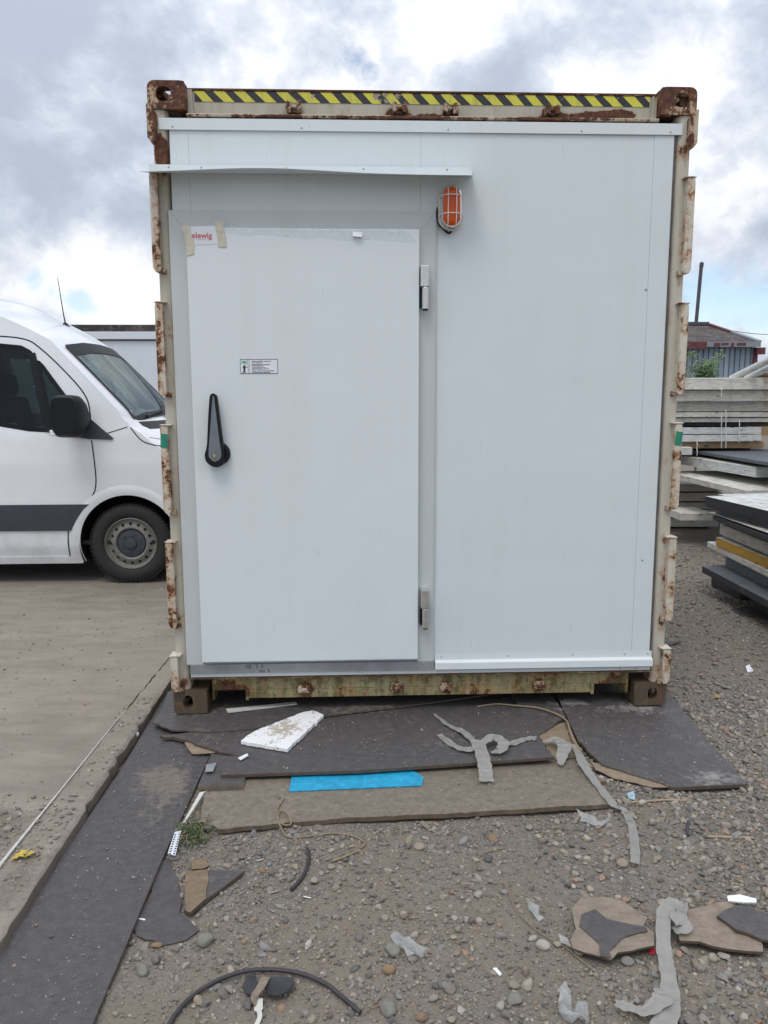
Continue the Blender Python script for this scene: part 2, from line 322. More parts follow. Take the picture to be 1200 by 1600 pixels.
def pebble_mat():
    m, t = mat('mixed_pebbles'); a = t.n('ShaderNodeAttribute', attribute_name='tone').outputs[0]; v = t.n('ShaderNodeTexCoord').outputs['Object']
    n = t.noise(v, 90, 6, .7); c = t.mix(t.m('MULTIPLY', t.step(n, .35, .7), .45), a, t.mix(.5, a, (.235, .212, .180)))
    pbr(t, c, .82, 0, n, .4, .002); return m
M_PEBBLE = pebble_mat()
def concrete():
    m, t = mat('worn_concrete'); v = t.n('ShaderNodeTexCoord').outputs['Object']
    big = t.noise(v, .55, 7, .62); mid = t.noise(t.map(v, (1, 2.6, 1)), 3, 8, .66); fine = t.noise(v, 45, 8, .7); sp_ = t.noise(v, 130, 3, .6)
    c = t.mix(t.step(t.m('ADD', t.m('MULTIPLY', big, .5), t.m('MULTIPLY', mid, .5)), .36, .64), (.205, .176, .146), (.305, .268, .225))
    c = t.mix(t.m('MULTIPLY', t.step(fine, .52, .72), .4), c, (.15, .13, .11)); c = t.mix(t.m('MULTIPLY', t.step(sp_, .66, .72), .5), c, (.42, .39, .35))
    bl = blobmask(t, v, [(-1.75, -1.05, 0, .42, .36, .4, 1.0), (-1.42, -1.35, 0, .12, .5, .4, .55), (-1.36, -.3, 0, .035, 1.6, .4, .45)])
    k = t.step(t.m('ADD', t.m('MULTIPLY', fine, .5), t.m('MULTIPLY', bl, .6)), .42, .62)
    c = t.mix(t.m('MULTIPLY', k, .75), c, t.mix(sp_, (.09, .075, .06), (.2, .17, .14)))
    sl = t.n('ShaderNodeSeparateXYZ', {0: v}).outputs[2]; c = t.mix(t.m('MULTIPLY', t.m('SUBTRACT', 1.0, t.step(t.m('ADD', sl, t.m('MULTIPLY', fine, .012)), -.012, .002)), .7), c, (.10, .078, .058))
    oil = t.step(t.noise(v, 2.0, 5, .6), .66, .75); c = t.mix(t.m('MULTIPLY', oil, .35), c, (.12, .105, .09))
    pbr(t, c, .85, 0, t.m('ADD', t.m('MULTIPLY', fine, .7), t.m('MULTIPLY', k, .5)), .5, .006); return m
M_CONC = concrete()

def cladding():
    m, t = mat('blue_grey_cladding'); v = t.n('ShaderNodeTexCoord').outputs['Object']
    n = t.noise(t.map(v, (4, 4, .5)), 1.0, 6, .6); c = t.mix(t.step(n, .35, .7), (.20, .26, .33), (.30, .36, .42)); pbr(t, c, .55, 0, None); return m
M_CLAD = cladding()
def roofmat():
    m, t = mat('mossy_dark_roof'); v = t.n('ShaderNodeTexCoord').outputs['Object']
    n = t.noise(v, 2.4, 9, .7); n2 = t.noise(v, 9, 6, .7)
    c = t.mix(t.step(n, .38, .62), (.040, .034, .036), (.105, .088, .082)); c = t.mix(t.m('MULTIPLY', t.step(n2, .52, .62), .6), c, (.17, .165, .14))
    pbr(t, c, .9, 0, n2, .8, .05); return m
M_ROOF = roofmat()
M_MAROON = simple('flaking_maroon_paint', (.13, .035, .04), .7, 0, .3, 6)
M_GREYFL = simple('grey_flashing', (.25, .27, .29), .5, .2, .15, 5)
M_RUSTROOF = simple('brown_old_roof', (.15, .11, .10), .8, 0, .3, 3)
M_PIPE = simple('dark_stove_pipe', (.09, .085, .10), .6, .3, .2, 4)
M_CABIN = white_sheet('white_cabin_wall', (.66, .70, .74), .4, .12, .2)
M_TREELEAF = simple('sapling_leaf', (.085, .155, .045), .5, 0, .5, 6)
M_BARK = simple('sapling_bark', (.12, .09, .06), .85, 0, .25, 20)

def panel_edge(name, col, spots):
    m, t = mat(name); v = t.n('ShaderNodeTexCoord').outputs['Object']
    n = t.noise(v, 6, 9, .7); s = t.noise(t.map(v, (9, 9, 30)), 1.0, 5, .6); f = t.noise(v, 30, 5, .6)
    c = t.mix(t.step(s, .4, .7), col, tuple(x*.62 for x in col))
    c = t.mix(t.m('MULTIPLY', t.step(n, .60, .66), spots), c, t.mix(f, (.30, .14, .04), (.42, .26, .10)))
    gz = t.n('ShaderNodeSeparateXYZ', {0: t.n('ShaderNodeTexCoord').outputs['Generated']}).outputs[2]; skin = t.step(t.m('ABSOLUTE', t.m('SUBTRACT', gz, .5)), .33, .37); c = t.mix(t.m('MULTIPLY', t.m('SUBTRACT', 1.0, skin), .30), c, tuple(x*.55+.02 for x in col)); lnm = t.step(t.m('ABSOLUTE', t.m('SUBTRACT', t.m('ABSOLUTE', t.m('SUBTRACT', gz, .5)), .35)), .015, .03); c = t.mix(t.m('MULTIPLY', t.m('SUBTRACT', 1.0, lnm), .6), c, tuple(x*.3 for x in col))
    c = t.mix(t.step(t.noise(t.map(v, (8, 8, 26), loc=(3, 1, 2)), 1.0, 3), .685, .70), c, (.03, .03, .032))
    pbr(t, c, .6, 0, n, .3, .01); return m
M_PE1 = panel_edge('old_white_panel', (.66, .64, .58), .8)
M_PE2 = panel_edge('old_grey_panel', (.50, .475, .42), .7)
M_PE3 = panel_edge('clean_white_panel', (.64, .65, .64), .35)
M_PEY = panel_edge('ochre_foam_panel', (.56, .31, .02), .5)
M_PEB = panel_edge('black_edged_panel', (.020, .020, .026), .25)
M_PEG = panel_edge('slate_grey_sheet', (.12, .135, .155), .2)
M_BEAM = panel_edge('tan_timber', (.34, .22, .11), .6)


# ------------------------------------------------------------------ mesh building
class MB:
    def __init__(s): s.v = []; s.f = []; s.mi = []
    def add(s, vs, fs, m=0):
        o = len(s.v); s.v += [tuple(p) for p in vs]
        for f in fs: s.f.append(tuple(i+o for i in f)); s.mi.append(m)
    def box(s, x0, x1, y0, y1, z0, z1, m=0):
        s.hexa([(x0, y0, z0), (x1, y0, z0), (x1, y1, z0), (x0, y1, z0), (x0, y0, z1), (x1, y0, z1), (x1, y1, z1), (x0, y1, z1)], m)
    def hexa(s, p, m=0):
        s.add(p, [(3, 2, 1, 0), (4, 5, 6, 7), (0, 1, 5, 4), (1, 2, 6, 5), (2, 3, 7, 6), (3, 0, 4, 7)], m)
    def obox(s, c, ax, ay, az, m=0):           # centre + three half-axis vectors
        c, ax, ay, az = map(Vector, (c, ax, ay, az))
        s.hexa([c-ax-ay-az, c+ax-ay-az, c+ax+ay-az, c-ax+ay-az, c-ax-ay+az, c+ax-ay+az, c+ax+ay+az, c-ax+ay+az], m)
    def prism(s, pts, vec, m=0, ms=None):      # closed outline of 3D points swept by vec
        n = len(pts); vec = Vector(vec); a = [Vector(p) for p in pts]; b = [p+vec for p in a]
        nn = Vector((0, 0, 0))
        for i in range(n): nn += a[i].cross(a[(i+1) % n])
        flip = nn.dot(vec) > 0
        o = len(s.v); s.v += [tuple(p) for p in a+b]
        top = list(range(n)); bot = list(range(n, 2*n))
        s.f.append(tuple(o+i for i in (reversed(top) if flip else top))); s.mi.append(m)
        s.f.append(tuple(o+i for i in (bot if flip else reversed(bot)))); s.mi.append(m)
        for i in range(n):
            j = (i+1) % n; q = (i, j, n+j, n+i) if flip else (j, i, n+i, n+j)
            s.f.append(tuple(o+k for k in q)); s.mi.append(m if ms is None else ms)
    def tube(s, path, r, seg=8, m=0):
        pts = [Vector(p) for p in path]; n = len(pts); rs = r if isinstance(r, (list, tuple)) else [r]*n
        up = None; rings = []
        for i in range(n):
            tg = (pts[min(i+1, n-1)]-pts[max(i-1, 0)]).normalized()
            if up is None: up = tg.orthogonal().normalized()
            up = (up-tg*up.dot(tg)).normalized(); b = tg.cross(up)
            rings.append([pts[i]+(up*math.cos(a)+b*math.sin(a))*rs[i] for a in [2*math.pi*k/seg for k in range(seg)]])
        o = len(s.v)
        for g in rings: s.v += [tuple(p) for p in g]
        for i in range(n-1):
            for k in range(seg):
                k2 = (k+1) % seg; s.f.append((o+i*seg+k, o+i*seg+k2, o+(i+1)*seg+k2, o+(i+1)*seg+k)); s.mi.append(m)
        s.f.append(tuple(o+k for k in reversed(range(seg)))); s.mi.append(m)
        s.f.append(tuple(o+(n-1)*seg+k for k in range(seg))); s.mi.append(m)
    def lathe(s, prof, org, axis, seg=32, m=0, ref=None, cap=True):
        a = Vector(axis).normalized(); u = (Vector(ref) if ref else a.orthogonal()).normalized(); w = a.cross(u); org = Vector(org); o = len(s.v)
        for (r, h) in prof:
            for k in range(seg):
                th = 2*math.pi*k/seg; s.v.append(tuple(org+a*h+(u*math.cos(th)+w*math.sin(th))*r))
        for i in range(len(prof)-1):
            for k in range(seg):
                k2 = (k+1) % seg; s.f.append((o+i*seg+k, o+i*seg+k2, o+(i+1)*seg+k2, o+(i+1)*seg+k)); s.mi.append(m)
        if not cap: return
        s.f.append(tuple(o+k for k in reversed(range(seg)))); s.mi.append(m)
        s.f.append(tuple(o+(len(prof)-1)*seg+k for k in range(seg))); s.mi.append(m)
    def grid(s, fn, nu, nv, m=0):
        o = len(s.v)
        for i in range(nu+1):
            for j in range(nv+1): s.v.append(tuple(fn(i/nu, j/nv)))
        for i in range(nu):
            for j in range(nv):
                a = o+i*(nv+1)+j; s.f.append((a, a+nv+1, a+nv+2, a+1)); s.mi.append(m)
    def strip(s, path, widths, side=None, up=(0, 0, 1), thick=.0012, m=0):   # flat band along a path
        pts = [Vector(p) for p in path]; n = len(pts); upv = Vector(up); L = []; Rr = []
        for i in range(n):
            tg = (pts[min(i+1, n-1)]-pts[max(i-1, 0)]).normalized()
            sd_ = Vector(side[i]) if side else tg.cross(upv)
            sd_ = sd_.normalized(); w = widths[i] if isinstance(widths, (list, tuple)) else widths
            L.append(pts[i]-sd_*w/2); Rr.append(pts[i]+sd_*w/2)
        dn = -upv*thick
        o = len(s.v); s.v += [tuple(p) for p in L+Rr]+[tuple(p+dn) for p in L+Rr]
        for i in range(n-1):
            for q in ((i, n+i, n+i+1, i+1), (2*n+i+1, 3*n+i+1, 3*n+i, 2*n+i), (i, i+1, 2*n+i+1, 2*n+i), (n+i+1, n+i, 3*n+i, 3*n+i+1)):
                s.f.append(tuple(o+k for k in q)); s.mi.append(m)
        for q in ((0, 2*n, 3*n, n), (n-1, 2*n-1, 4*n-1, 3*n-1)): s.f.append(tuple(o+k for k in q)); s.mi.append(m)
    def sheet(s, poly, fn, thick, spacing, m=0, ms=None):     # 2D outline -> filled, fn(x,y,k) gives the 3D point, k=0 top, 1 bottom
        n = len(poly); P2 = [Vector((p[0], p[1])) for p in poly]
        xs = [p.x for p in P2]; ys = [p.y for p in P2]; inn = []
        nx = int((max(xs)-min(xs))/spacing); ny = int((max(ys)-min(ys))/spacing)
        for i in range(1, nx+1):
            for j in range(1, ny+1):
                q = Vector((min(xs)+i*spacing-.003, min(ys)+j*spacing-.0037))
                if inside(P2, q.x, q.y) and min((q-a).length for a in P2) > spacing*.45: inn.append(q)
        vs, es, fs, *_ = delaunay_2d_cdt(P2+inn, [(i, (i+1) % n) for i in range(n)], [], 1, 1e-6)
        o = len(s.v); k = len(vs)
        s.v += [tuple(fn(p.x, p.y, 0)) for p in vs]
        cnt = {}
        for f in fs:
            s.f.append(tuple(o+i for i in f)); s.mi.append(m)
            for a, b in zip(f, f[1:]+f[:1]): cnt[(a, b)] = 1
        if thick:
            s.v += [tuple(fn(p.x, p.y, 1)) for p in vs]
            for f in fs: s.f.append(tuple(o+k+i for i in reversed(f))); s.mi.append(m if ms is None else ms)
            for (a, b) in list(cnt):
                if (b, a) not in cnt: s.f.append((o+b, o+a, o+k+a, o+k+b)); s.mi.append(m if ms is None else ms)
    def build(s, name, mats, parent=None, smooth=0, bevel=0, seg=2, org=None):
        if not isinstance(mats, (list, tuple)): mats = [mats]
        off = Vector(org) if org is not None else (ORG.get(parent.name, Vector((0, 0, 0))) if parent else Vector((0, 0, 0)))
        me = bpy.data.meshes.new(name); me.from_pydata([tuple(Vector(p)-off) for p in s.v], [], s.f)
        for mm in mats: me.materials.append(mm)
        me.polygons.foreach_set('material_index', s.mi)
        me.update(); me.validate()
        ob = bpy.data.objects.new(name, me); COL.objects.link(ob)
        if smooth:
            me.polygons.foreach_set('use_smooth', [True]*len(me.polygons)); me.set_sharp_from_angle(angle=R(smooth))
        if bevel:
            b = ob.modifiers.new('edge', 'BEVEL'); b.width = bevel; b.segments = seg; b.limit_method = 'ANGLE'; b.angle_limit = R(40)
        if parent: ob.parent = parent; ORG[ob.name] = off
        else: ob.location = off; ORG[ob.name] = off
        return ob
ORG = {}
def tag(o, label, cat, group=None, kind=None):
    if label: o['label'] = label
    if cat: o['category'] = cat
    if group: o['group'] = group
    if kind: o['kind'] = kind
    return o
def struct(o): o['kind'] = 'structure'; return o
def empty(name, loc, label, cat, group=None):
    o = bpy.data.objects.new(name, None); COL.objects.link(o); o.location = loc; o.empty_display_size = .2
    ORG[o.name] = Vector(loc); return tag(o, label, cat, group)
def copy_tree(o, parent=None):
    c = o.copy(); COL.objects.link(c)
    if parent: c.parent = parent
    for ch in [x for x in o.children]: copy_tree(ch, c)
    return c
def text_to(mb, body, org, size, ux=(1, 0, 0), uy=(0, 0, 1), m=0, shear=0.0, bold=0.0):
    cu = bpy.data.curves.new('lettering', 'FONT'); cu.body = body; cu.size = size; cu.shear = shear; cu.resolution_u = 4; cu.offset = bold
    tmp = bpy.data.objects.new('lettering', cu); COL.objects.link(tmp)
    dg = bpy.context.evaluated_depsgraph_get(); me = tmp.evaluated_get(dg).to_mesh()
    org, ux, uy = Vector(org), Vector(ux), Vector(uy)
    vs = [org+ux*v.co.x+uy*v.co.y for v in me.vertices]; fs = [tuple(p.vertices) for p in me.polygons]
    mb.add(vs, fs, m); tmp.evaluated_get(dg).to_mesh_clear()
    bpy.data.objects.remove(tmp); bpy.data.curves.remove(cu)
def spline(pts, n=8):
    pts = [Vector(p) for p in pts]; out = []
    for i in range(len(pts)-1):
        p0 = pts[max(i-1, 0)]; p1 = pts[i]; p2 = pts[i+1]; p3 = pts[min(i+2, len(pts)-1)]
        for k in range(n):
            u = k/n; out.append(.5*((2*p1)+(p2-p0)*u+(2*p0-5*p1+4*p2-p3)*u*u+(3*p1-p0-3*p2+p3)*u**3))
    out.append(pts[-1]); return out
def jag(poly, step, amp, seed, edges=None):     # break long edges up and tear the listed ones
    rn = random.Random(seed); out = []; n = len(poly)
    for i in range(n):
        a = Vector(poly[i]); b = Vector(poly[(i+1) % n]); L = (b-a).length; k = max(1, int(L/step)); nn = Vector((-(b-a).y, (b-a).x))
        if nn.length: nn.normalize()
        torn = edges is None or i in edges
        out.append(a)
        for q in range(1, k):
            out.append(a.lerp(b, (q+rn.uniform(-.3, .3)*torn)/k)+nn*(rn.gauss(0, amp) if torn else rn.gauss(0, amp*.06)))
    return out

# ================================================================== THE SETTING
def axis(dense0, dense1, step, far0, far1, k=1.22):
    a = list(np.arange(dense0, dense1+1e-6, step)); s_ = step; x = a[-1]
    while x < far1: s_ *= k; x += s_; a.append(x)
    s_ = step; x = a[0]; pre = []
    while x > far0: s_ *= k; x -= s_; pre.append(x)
    return np.array(pre[::-1]+a)
gx = axis(-1.5, 3.6, .045, -500, 500); gyv = axis(-2.6, 3.2, .045, -300, 700)
X, Yg = np.meshgrid(gx, gyv, indexing='ij'); Z = gh(X, Yg)
far = np.clip((np.hypot(X, Yg)-15)/40, 0, 1); Z = Z*(1-far)+(-.06)*far
me = bpy.data.meshes.new('ground'); nu, nv = X.shape
idx = np.arange(nu*nv).reshape(nu, nv)
quads = np.stack([idx[:-1, :-1], idx[1:, :-1], idx[1:, 1:], idx[:-1, 1:]], -1).reshape(-1, 4)
me.from_pydata(np.stack([X, Yg, Z], -1).reshape(-1, 3).tolist(), [], quads.tolist())
me.polygons.foreach_set('use_smooth', [True]*len(me.polygons)); me.materials.append(M_GRAVEL)
ground = bpy.data.objects.new('ground', me); COL.objects.link(ground); struct(ground)

rn = random.Random(3)
mb = MB(); ys = [-8, -6, -4, -3]+list(np.arange(-2.6, 2.0, .04))+[2.5, 3.5, 5, 8, 12, 20, 40]
prof = [(-90, -.0), (-2.2, 0), (-1.62, 0), (-1.40, 0), (-1.358, -.001), (-1.349, -.007), (-1.345, -.04), (-1.340, -.20)]
wob = 0; rows = []
for y in ys:
    wob = wob*.8+rn.gauss(0, .0016); ch = rn.random() < .06
    row = []
    for i, (x, z) in enumerate(prof):
        e = 0 if i < 3 else wob*(.4 if i == 3 else 1)+rn.gauss(0, .0012)
        row.append((x+e-(.015 if ch and i in (4, 5, 6) else 0), y, z+(rn.gauss(0, .0022) if 2 < i < 7 else 0)))
    rows.append(row)
mb.grid(lambda u, w: rows[round(u*(len(rows)-1))][round(w*(len(prof)-1))], len(rows)-1, len(prof)-1)
mb.f = [tuple(reversed(f)) for f in mb.f]
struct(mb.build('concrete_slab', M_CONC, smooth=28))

# dark crack that carries on from the string
mb = MB(); pts = [G(150+122*u+rn.gauss(0, .6), 1166-148*u, .002) for u in np.linspace(0, 1, 26)]
mb.strip(pts, [.003+.004*rn.random() for _ in pts], thick=.001); struct(mb.build('slab_joint', M_VOID))

# ================================================================== THE CONTAINER
HW, H, DEP = 1.219, 2.896, 2.44
C0 = empty('shipping_container', (0, 0, 0), 'cream shipping container with rusty corners and a white end wall with a cold room door', 'container')

def stad(cx, cz, rx, rz, n=32, p=2.6):
    out = []
    for k in range(n):
        a = 2*math.pi*k/n; c, s_ = math.cos(a), math.sin(a)
        out.append((cx+rx*math.copysign(abs(c)**(2/p), c), cz+rz*math.copysign(abs(s_)**(2/p), s_)))
    return out
def rrect(cx, cz, hx, hz, n=32, rad=None):
    out = []
    rad = rad or [.004]*4          # corner radii: ++, -+, --, +-
    for k in range(n):
        a = 2*math.pi*(k+.0)/n; c, s_ = math.cos(a), math.sin(a)
        k_ = min(hx/abs(c) if abs(c) > 1e-6 else 9, hz/abs(s_) if abs(s_) > 1e-6 else 9); x, z = c*k_, s_*k_
        q = 0 if (x >= 0 and z >= 0) else 1 if (x < 0 and z >= 0) else 2 if (x < 0) else 3
        r = rad[q]; ex, ez = abs(x)-(hx-r), abs(z)-(hz-r)
        if ex > 0 and ez > 0:
            l = math.hypot(ex, ez)
            if l > r: ex, ez = ex*r/l, ez*r/l
            x = math.copysign(hx-r+ex, x); z = math.copysign(hz-r+ez, z)
        out.append((cx+x, cz+z))
    return out
def holed(mb, outer, inner, fn, t, m=0):   # plate with a hole: fn(a,b,depth)
    n = len(outer); o = len(mb.v)
    for d in (0, t): mb.v += [tuple(fn(a, b, d)) for a, b in outer]+[tuple(fn(a, b, d)) for a, b in inner]
    for i in range(n):
        j = (i+1) % n
        for q in ((i, j, n+j, n+i), (2*n+j, 2*n+i, 3*n+i, 3*n+j), (n+i, n+j, 3*n+j, 3*n+i), (j, i, 2*n+i, 2*n+j)):
            mb.f.append(tuple(o+k for k in q)); mb.mi.append(m)

def casting(sx, top, rear):
    mb = MB(); hx, hz = .081, .059; cz = (H-.059) if top else .059; cx = sx*(HW-.081)
    if rear: fy = DEP+.006; dy = -1
    else: fy = -.006; dy = 1
    hole_c = sx*.012
    oc = [.03, .008, .006, .006] if sx > 0 else [.008, .03, .006, .006]
    if not top: oc = [.006, .006, .006, .018] if sx > 0 else [.006, .006, .018, .006]
    holed(mb, rrect(cx, cz, hx, hz, 40, oc), stad(cx+hole_c, cz+(.004 if top else 0), .033 if top else .024, .030 if top else .033, 40), lambda a, b, d: (a, fy+dy*d, b), .026)
    y0, y1 = sorted((fy+dy*.026, fy+dy*.178))
    hn = rrect((y0+y1)/2, cz, (y1-y0)/2, hz-.003, 40); hi = stad((y0+y1)/2, cz, .030, .036, 40)
    xo = cx+sx*(hx-.002)
    holed(mb, hn, hi, lambda a, b, d: (xo-sx*d, a, b), .026)
    zt = cz+(hz-.003)*(1 if top else -1)
    holed(mb, rrect(cx-sx*.014, (y0+y1)/2, hx-.0152, (y1-y0)/2-.001, 40), stad(cx-sx*.004, (y0+y1)/2, .034, .058, 40), lambda a, b, d: (a, b, zt-d*(1 if top else -1)), .026)
    xi0, xi1 = sorted((cx-sx*hx, cx-sx*(hx-.02))); za, zb = cz-hz+.003, cz+hz-.003
    if top: zb -= .0265
    else: za += .0265
    mb.box(xi0, xi1, y0+.001, y1, za, zb)
    zc = (za, za+.02) if top else (zb-.02, zb); xa, xb = sorted((cx-sx*(hx-.0205), cx+sx*(hx-.029)))
    mb.box(xa, xb, y0+.001, y1-.001, *zc)
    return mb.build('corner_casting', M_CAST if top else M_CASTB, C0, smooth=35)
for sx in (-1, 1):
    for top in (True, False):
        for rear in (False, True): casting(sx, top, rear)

for sx in (-1, 1):                              # posts
    for y0, dy in ((0, 1), (DEP, -1)):
        mb = MB(); pl = [(1.140, .05), (1.140, .022), (1.150, .008), (1.158, .003), (1.190, .0), (1.199, .003), (1.204, .012), (1.204, .09), (1.140, .09)]
        n = len(pl)
        pts = [(sx*a, y0+dy*b, .119) for a, b in pl]
        mb.prism(pts, (0, 0, H-.238)); mb.build('corner_post', M_POST, C0, smooth=50)
FL = [(2.503, 2.086), (1.950, 1.537), (1.400, .992), (.853, .440), (.298, .121)]
for sx in (-1, 1):
    mb = MB()                                  # strip that hangs from the casting
    pts = [(sx*1.221, -.030, 2.80), (sx*1.221, -.030, 2.655), (sx*1.205, -.030, 2.632), (sx*1.182, -.030, 2.640), (sx*1.182, -.030, 2.76)]
    mb.prism(pts, (0, .07, 0)); mb.build('hinge_strip', M_CAST, C0, bevel=.004)
    for i, (zt, zb) in enumerate(FL):
        mb = MB(); w = .0
        pts = [(sx*1.221, -.034, zt-.012), (sx*1.217, -.034, zt), (sx*1.186, -.034, zt), (sx*1.184, -.034, zb+.012), (sx*1.190, -.034, zb), (sx*1.210, -.034, zb), (sx*1.221, -.034, zb+.02)]
        mb.prism(pts, (0, .075, 0))
        mb.obox((sx*1.196, -.002, zt+.004), (.027, 0, 0), (0, .036, 0), (0, 0, .003))
        mb.build('hinge_strip', M_FLAP, C0, bevel=.004)
        mb = MB(); mb.obox((sx*1.178, -.008, zb+.005), (.012, 0, 0), (0, .012, 0), (0, 0, .012)); mb.build('strip_bracket', M_LUG, C0, bevel=.004)
        if i == 2:
            mb = MB(); mb.obox((sx*1.2025, -.0356, 1.332), (.0165, 0, -.003), (0, .0008, 0), (.003, 0, .032)); mb.build('green_tape', M_GREEN, C0)

mb = MB(); RY = .058                           # header rail
mb.box(-1.056, 1.056, RY, RY+.07, 2.766, 2.878); mb.box(-1.056, 1.056, RY-.006, RY+.075, 2.878, 2.888); mb.box(-1.056, 1.056, .004, RY+.05, 2.752, 2.766)
for sx in (-1, 1):                             # gusset by the casting
    mb.prism([(sx*1.056, RY-.001, 2.882), (sx*1.036, RY-.001, 2.882), (sx*1.030, RY-.001, 2.766), (sx*1.056, RY-.001, 2.766)], (0, -.016, 0))
mb.build('header_rail', M_HEAD, C0, bevel=.003)
mb = MB(); mb.box(-1.026, 1.026, RY-.0022, RY-.0007, 2.832, 2.876); mb.build('hazard_tape', M_HAZ, C0)
for x in (-.585, -.114, .113, .575):
    mb = MB()
    for q in (-1, 1): mb.obox((x+q*.022, RY-.022, 2.806+rn.uniform(-.004, .004)), (.010, 0, .003*q), (0, .022, 0), (0, 0, .017+rn.uniform(0, .008)))
    mb.obox((x, RY-.008, 2.798), (.022, 0, 0), (0, .009, 0), (0, 0, .012)); mb.tube([(x-.036, RY-.028, 2.803), (x+.034, RY-.028, 2.805)], .009, 8)
    mb.build('cam_keeper', M_LUG, C0, bevel=.004)
mb = MB(); SY = .026                           # bottom sill with fork pockets
mb.box(-1.037, 1.037, SY, SY+.12, .104, .172); mb.box(-.858, .846, SY, SY+.12, .060, .104)
mb.box(-1.037, -1.026, SY, SY+.12, .055, .104); mb.box(1.022, 1.037, SY, SY+.12, .055, .104)
mb.box(-1.14, 1.14, -.004, SY+.12, .172, .181)
for x0, x1 in ((-.874, -.858), (.846, .862)): mb.box(x0, x1, SY-.006, SY+.12, .052, .1045)
mb.build('bottom_sill', M_SILL, C0, bevel=.003)
mb = MB(); mb.box(-1.0255, 1.0215, SY+.30, SY+.31, .03, .104); mb.build('fork_pocket', M_VOID, C0)
for x in (-.585, -.126, .115, .58):
    mb = MB()
    for q in (-1, 1): mb.obox((x+q*.02, SY-.018, .112+rn.uniform(-.004, .004)), (.009, 0, 0), (0, .018, 0), (0, 0, .017))
    mb.tube([(x-.032, SY-.024, .108), (x+.032, SY-.022, .110)], .011, 8); mb.obox((x, SY-.006, .106), (.026, 0, 0), (0, .007, 0), (0, 0, .02))
    mb.build('cam_keeper', M_LUG, C0, bevel=.004)

for sx in (-1, 1):                              # corrugated side walls, roof, rear, floor
    mb = MB()
    ysn = []; y = .09
    while y < DEP-.1:
        ysn += [(y, 0), (y+.07, 0), (y+.105, 1), (y+.175, 1)]; y += .21
    ysn.append((DEP-.09, 0))
    mb.grid(lambda u, w: (sx*(1.205-.03*ysn[round(u*(len(ysn)-1))][1]), ysn[round(u*(len(ysn)-1))][0], .15+w*2.66), len(ysn)-1, 1)
    mb.box(*sorted((sx*1.150, sx*1.210)), .172, DEP-.172, 2.80, 2.874); mb.box(*sorted((sx*1.15, sx*1.210)), .172, DEP-.172, .03, .16)
    mb.build('side_wall', M_SIDE, C0)
mb = MB(); mb.box(-1.15, 1.15, .13, DEP-.06, 2.85, 2.87); mb.build('roof', M_SIDE, C0)
mb = MB(); mb.box(-1.139, 1.139, DEP-.06, DEP-.03, .12, 2.85); mb.build('rear_wall', M_SIDE, C0)
mb = MB(); mb.box(-1.13, 1.13, .15, DEP-.08, .105, .15); mb.build('floor', M_SIDE, C0)

PY = .005                                      # insulated end wall: sheets with open joints
mb = MB()
mb.box(-1.132, -1.0502, PY, PY+.09, .188, 2.742); mb.box(-1.0496, -.0207, PY, PY+.09, .188, 2.742); mb.box(-.0201, 1.0370, PY, PY+.09, .188, 2.742)
mb.box(1.0374, 1.127, PY-.002, PY+.088, .188, 2.742)
mb.build('end_wall', M_PANEL, C0, bevel=.0007)
mb = MB(); mb.box(-1.139, -1.133, .02, .05, .19, 2.735); mb.build('edge_sealant', M_SEAL, C0)
mb = MB(); mb.box(1.1275, 1.139, .030, .06, .19, 2.735)
zs = np.linspace(.2, 2.69, 60); mb.strip([(1.132+rn.gauss(0, .0012), .007, z) for z in zs], [.008+abs(rn.gauss(0, .003)) for z in zs], up=(0, -1, 0), thick=.006)
mb.build('edge_sealant', M_SEAL, C0)
def screw(mb, x, y, z, m, r=.0042): mb.lathe([(r, 0), (r, .0012), (r*.5, .0026)], (x, y, z), (0, -1, 0), 8, m)
mb = MB(); mb.box(-1.176, 1.160, -.0045, -.0015, 2.694, 2.742)
for x in (-1.115, -.55, .1, .7, 1.105): screw(mb, x, -.0045, 2.706, 1)
mb.build('top_flashing', [M_TRIM, M_SCREW], C0, bevel=.001)
for x, z in ((1.07, .74), (1.028, 2.02), (1.06, .232)): mb = MB(); screw(mb, x, PY-.002, z, 0, .005); mb.build('wall_screw', M_SCREW, C0)
mb = MB()                                      # kick rail low on the right
pl = [(-.003, .282), (-.005, .282), (-.005, .252), (-.024, .243), (-.026, .211), (-.020, .205), (-.003, .205)]
mb.prism([(.058, y, z) for y, z in pl], (1.078, 0, 0))
for x in (.09, .42, .74, 1.0, 1.115): screw(mb, x, -.005, .268, 1)
mb.build('kick_rail', [M_TRIM, M_SCREW], C0, bevel=.0015)
mb = MB(); mb.box(-1.131, 1.132, -.0015, .003, .183, .2035); screw(mb, 1.06, -.0015, .192, 1); screw(mb, .98, -.0015, .193, 1)
mb.build('base_strip', [M_TRIM, M_SCREW], C0, bevel=.001)

# door frame with mitred corners
FY = -.012; fx0, fx1, fz0, fz1 = -1.147, .047, .250, 2.353; ix0, ix1, iz1 = -1.066, -.030, 2.266
mb = MB(); g = .0003
mb.prism([(fx0, FY, fz0), (ix0, FY, fz0), (ix0, FY, iz1-g), (fx0, FY, fz1-g)], (0, .024, 0))
mb.prism([(ix1, FY, fz0), (fx1, FY, fz0), (fx1, FY, fz1-g), (ix1, FY, iz1-g)], (0, .024, 0))
mb.prism([(fx0+g, FY, fz1), (ix0+g, FY, iz1), (ix1-g, FY, iz1), (fx1-g, FY, fz1)], (0, .024, 0))
mb.box(fx1+.0004, fx1+.008, -.006, .012, fz0, fz1-.004)
mb.build('door_frame', M_FRAME, C0, bevel=.0006)
mb = MB(); mb.box(-1.131, .052, -.014, .004, .2045, .2495)
for x in (-1.12, -1.065, -.99, -.55, -.36, -.18, .0, .035): screw(mb, x, -.014, .238, 1)
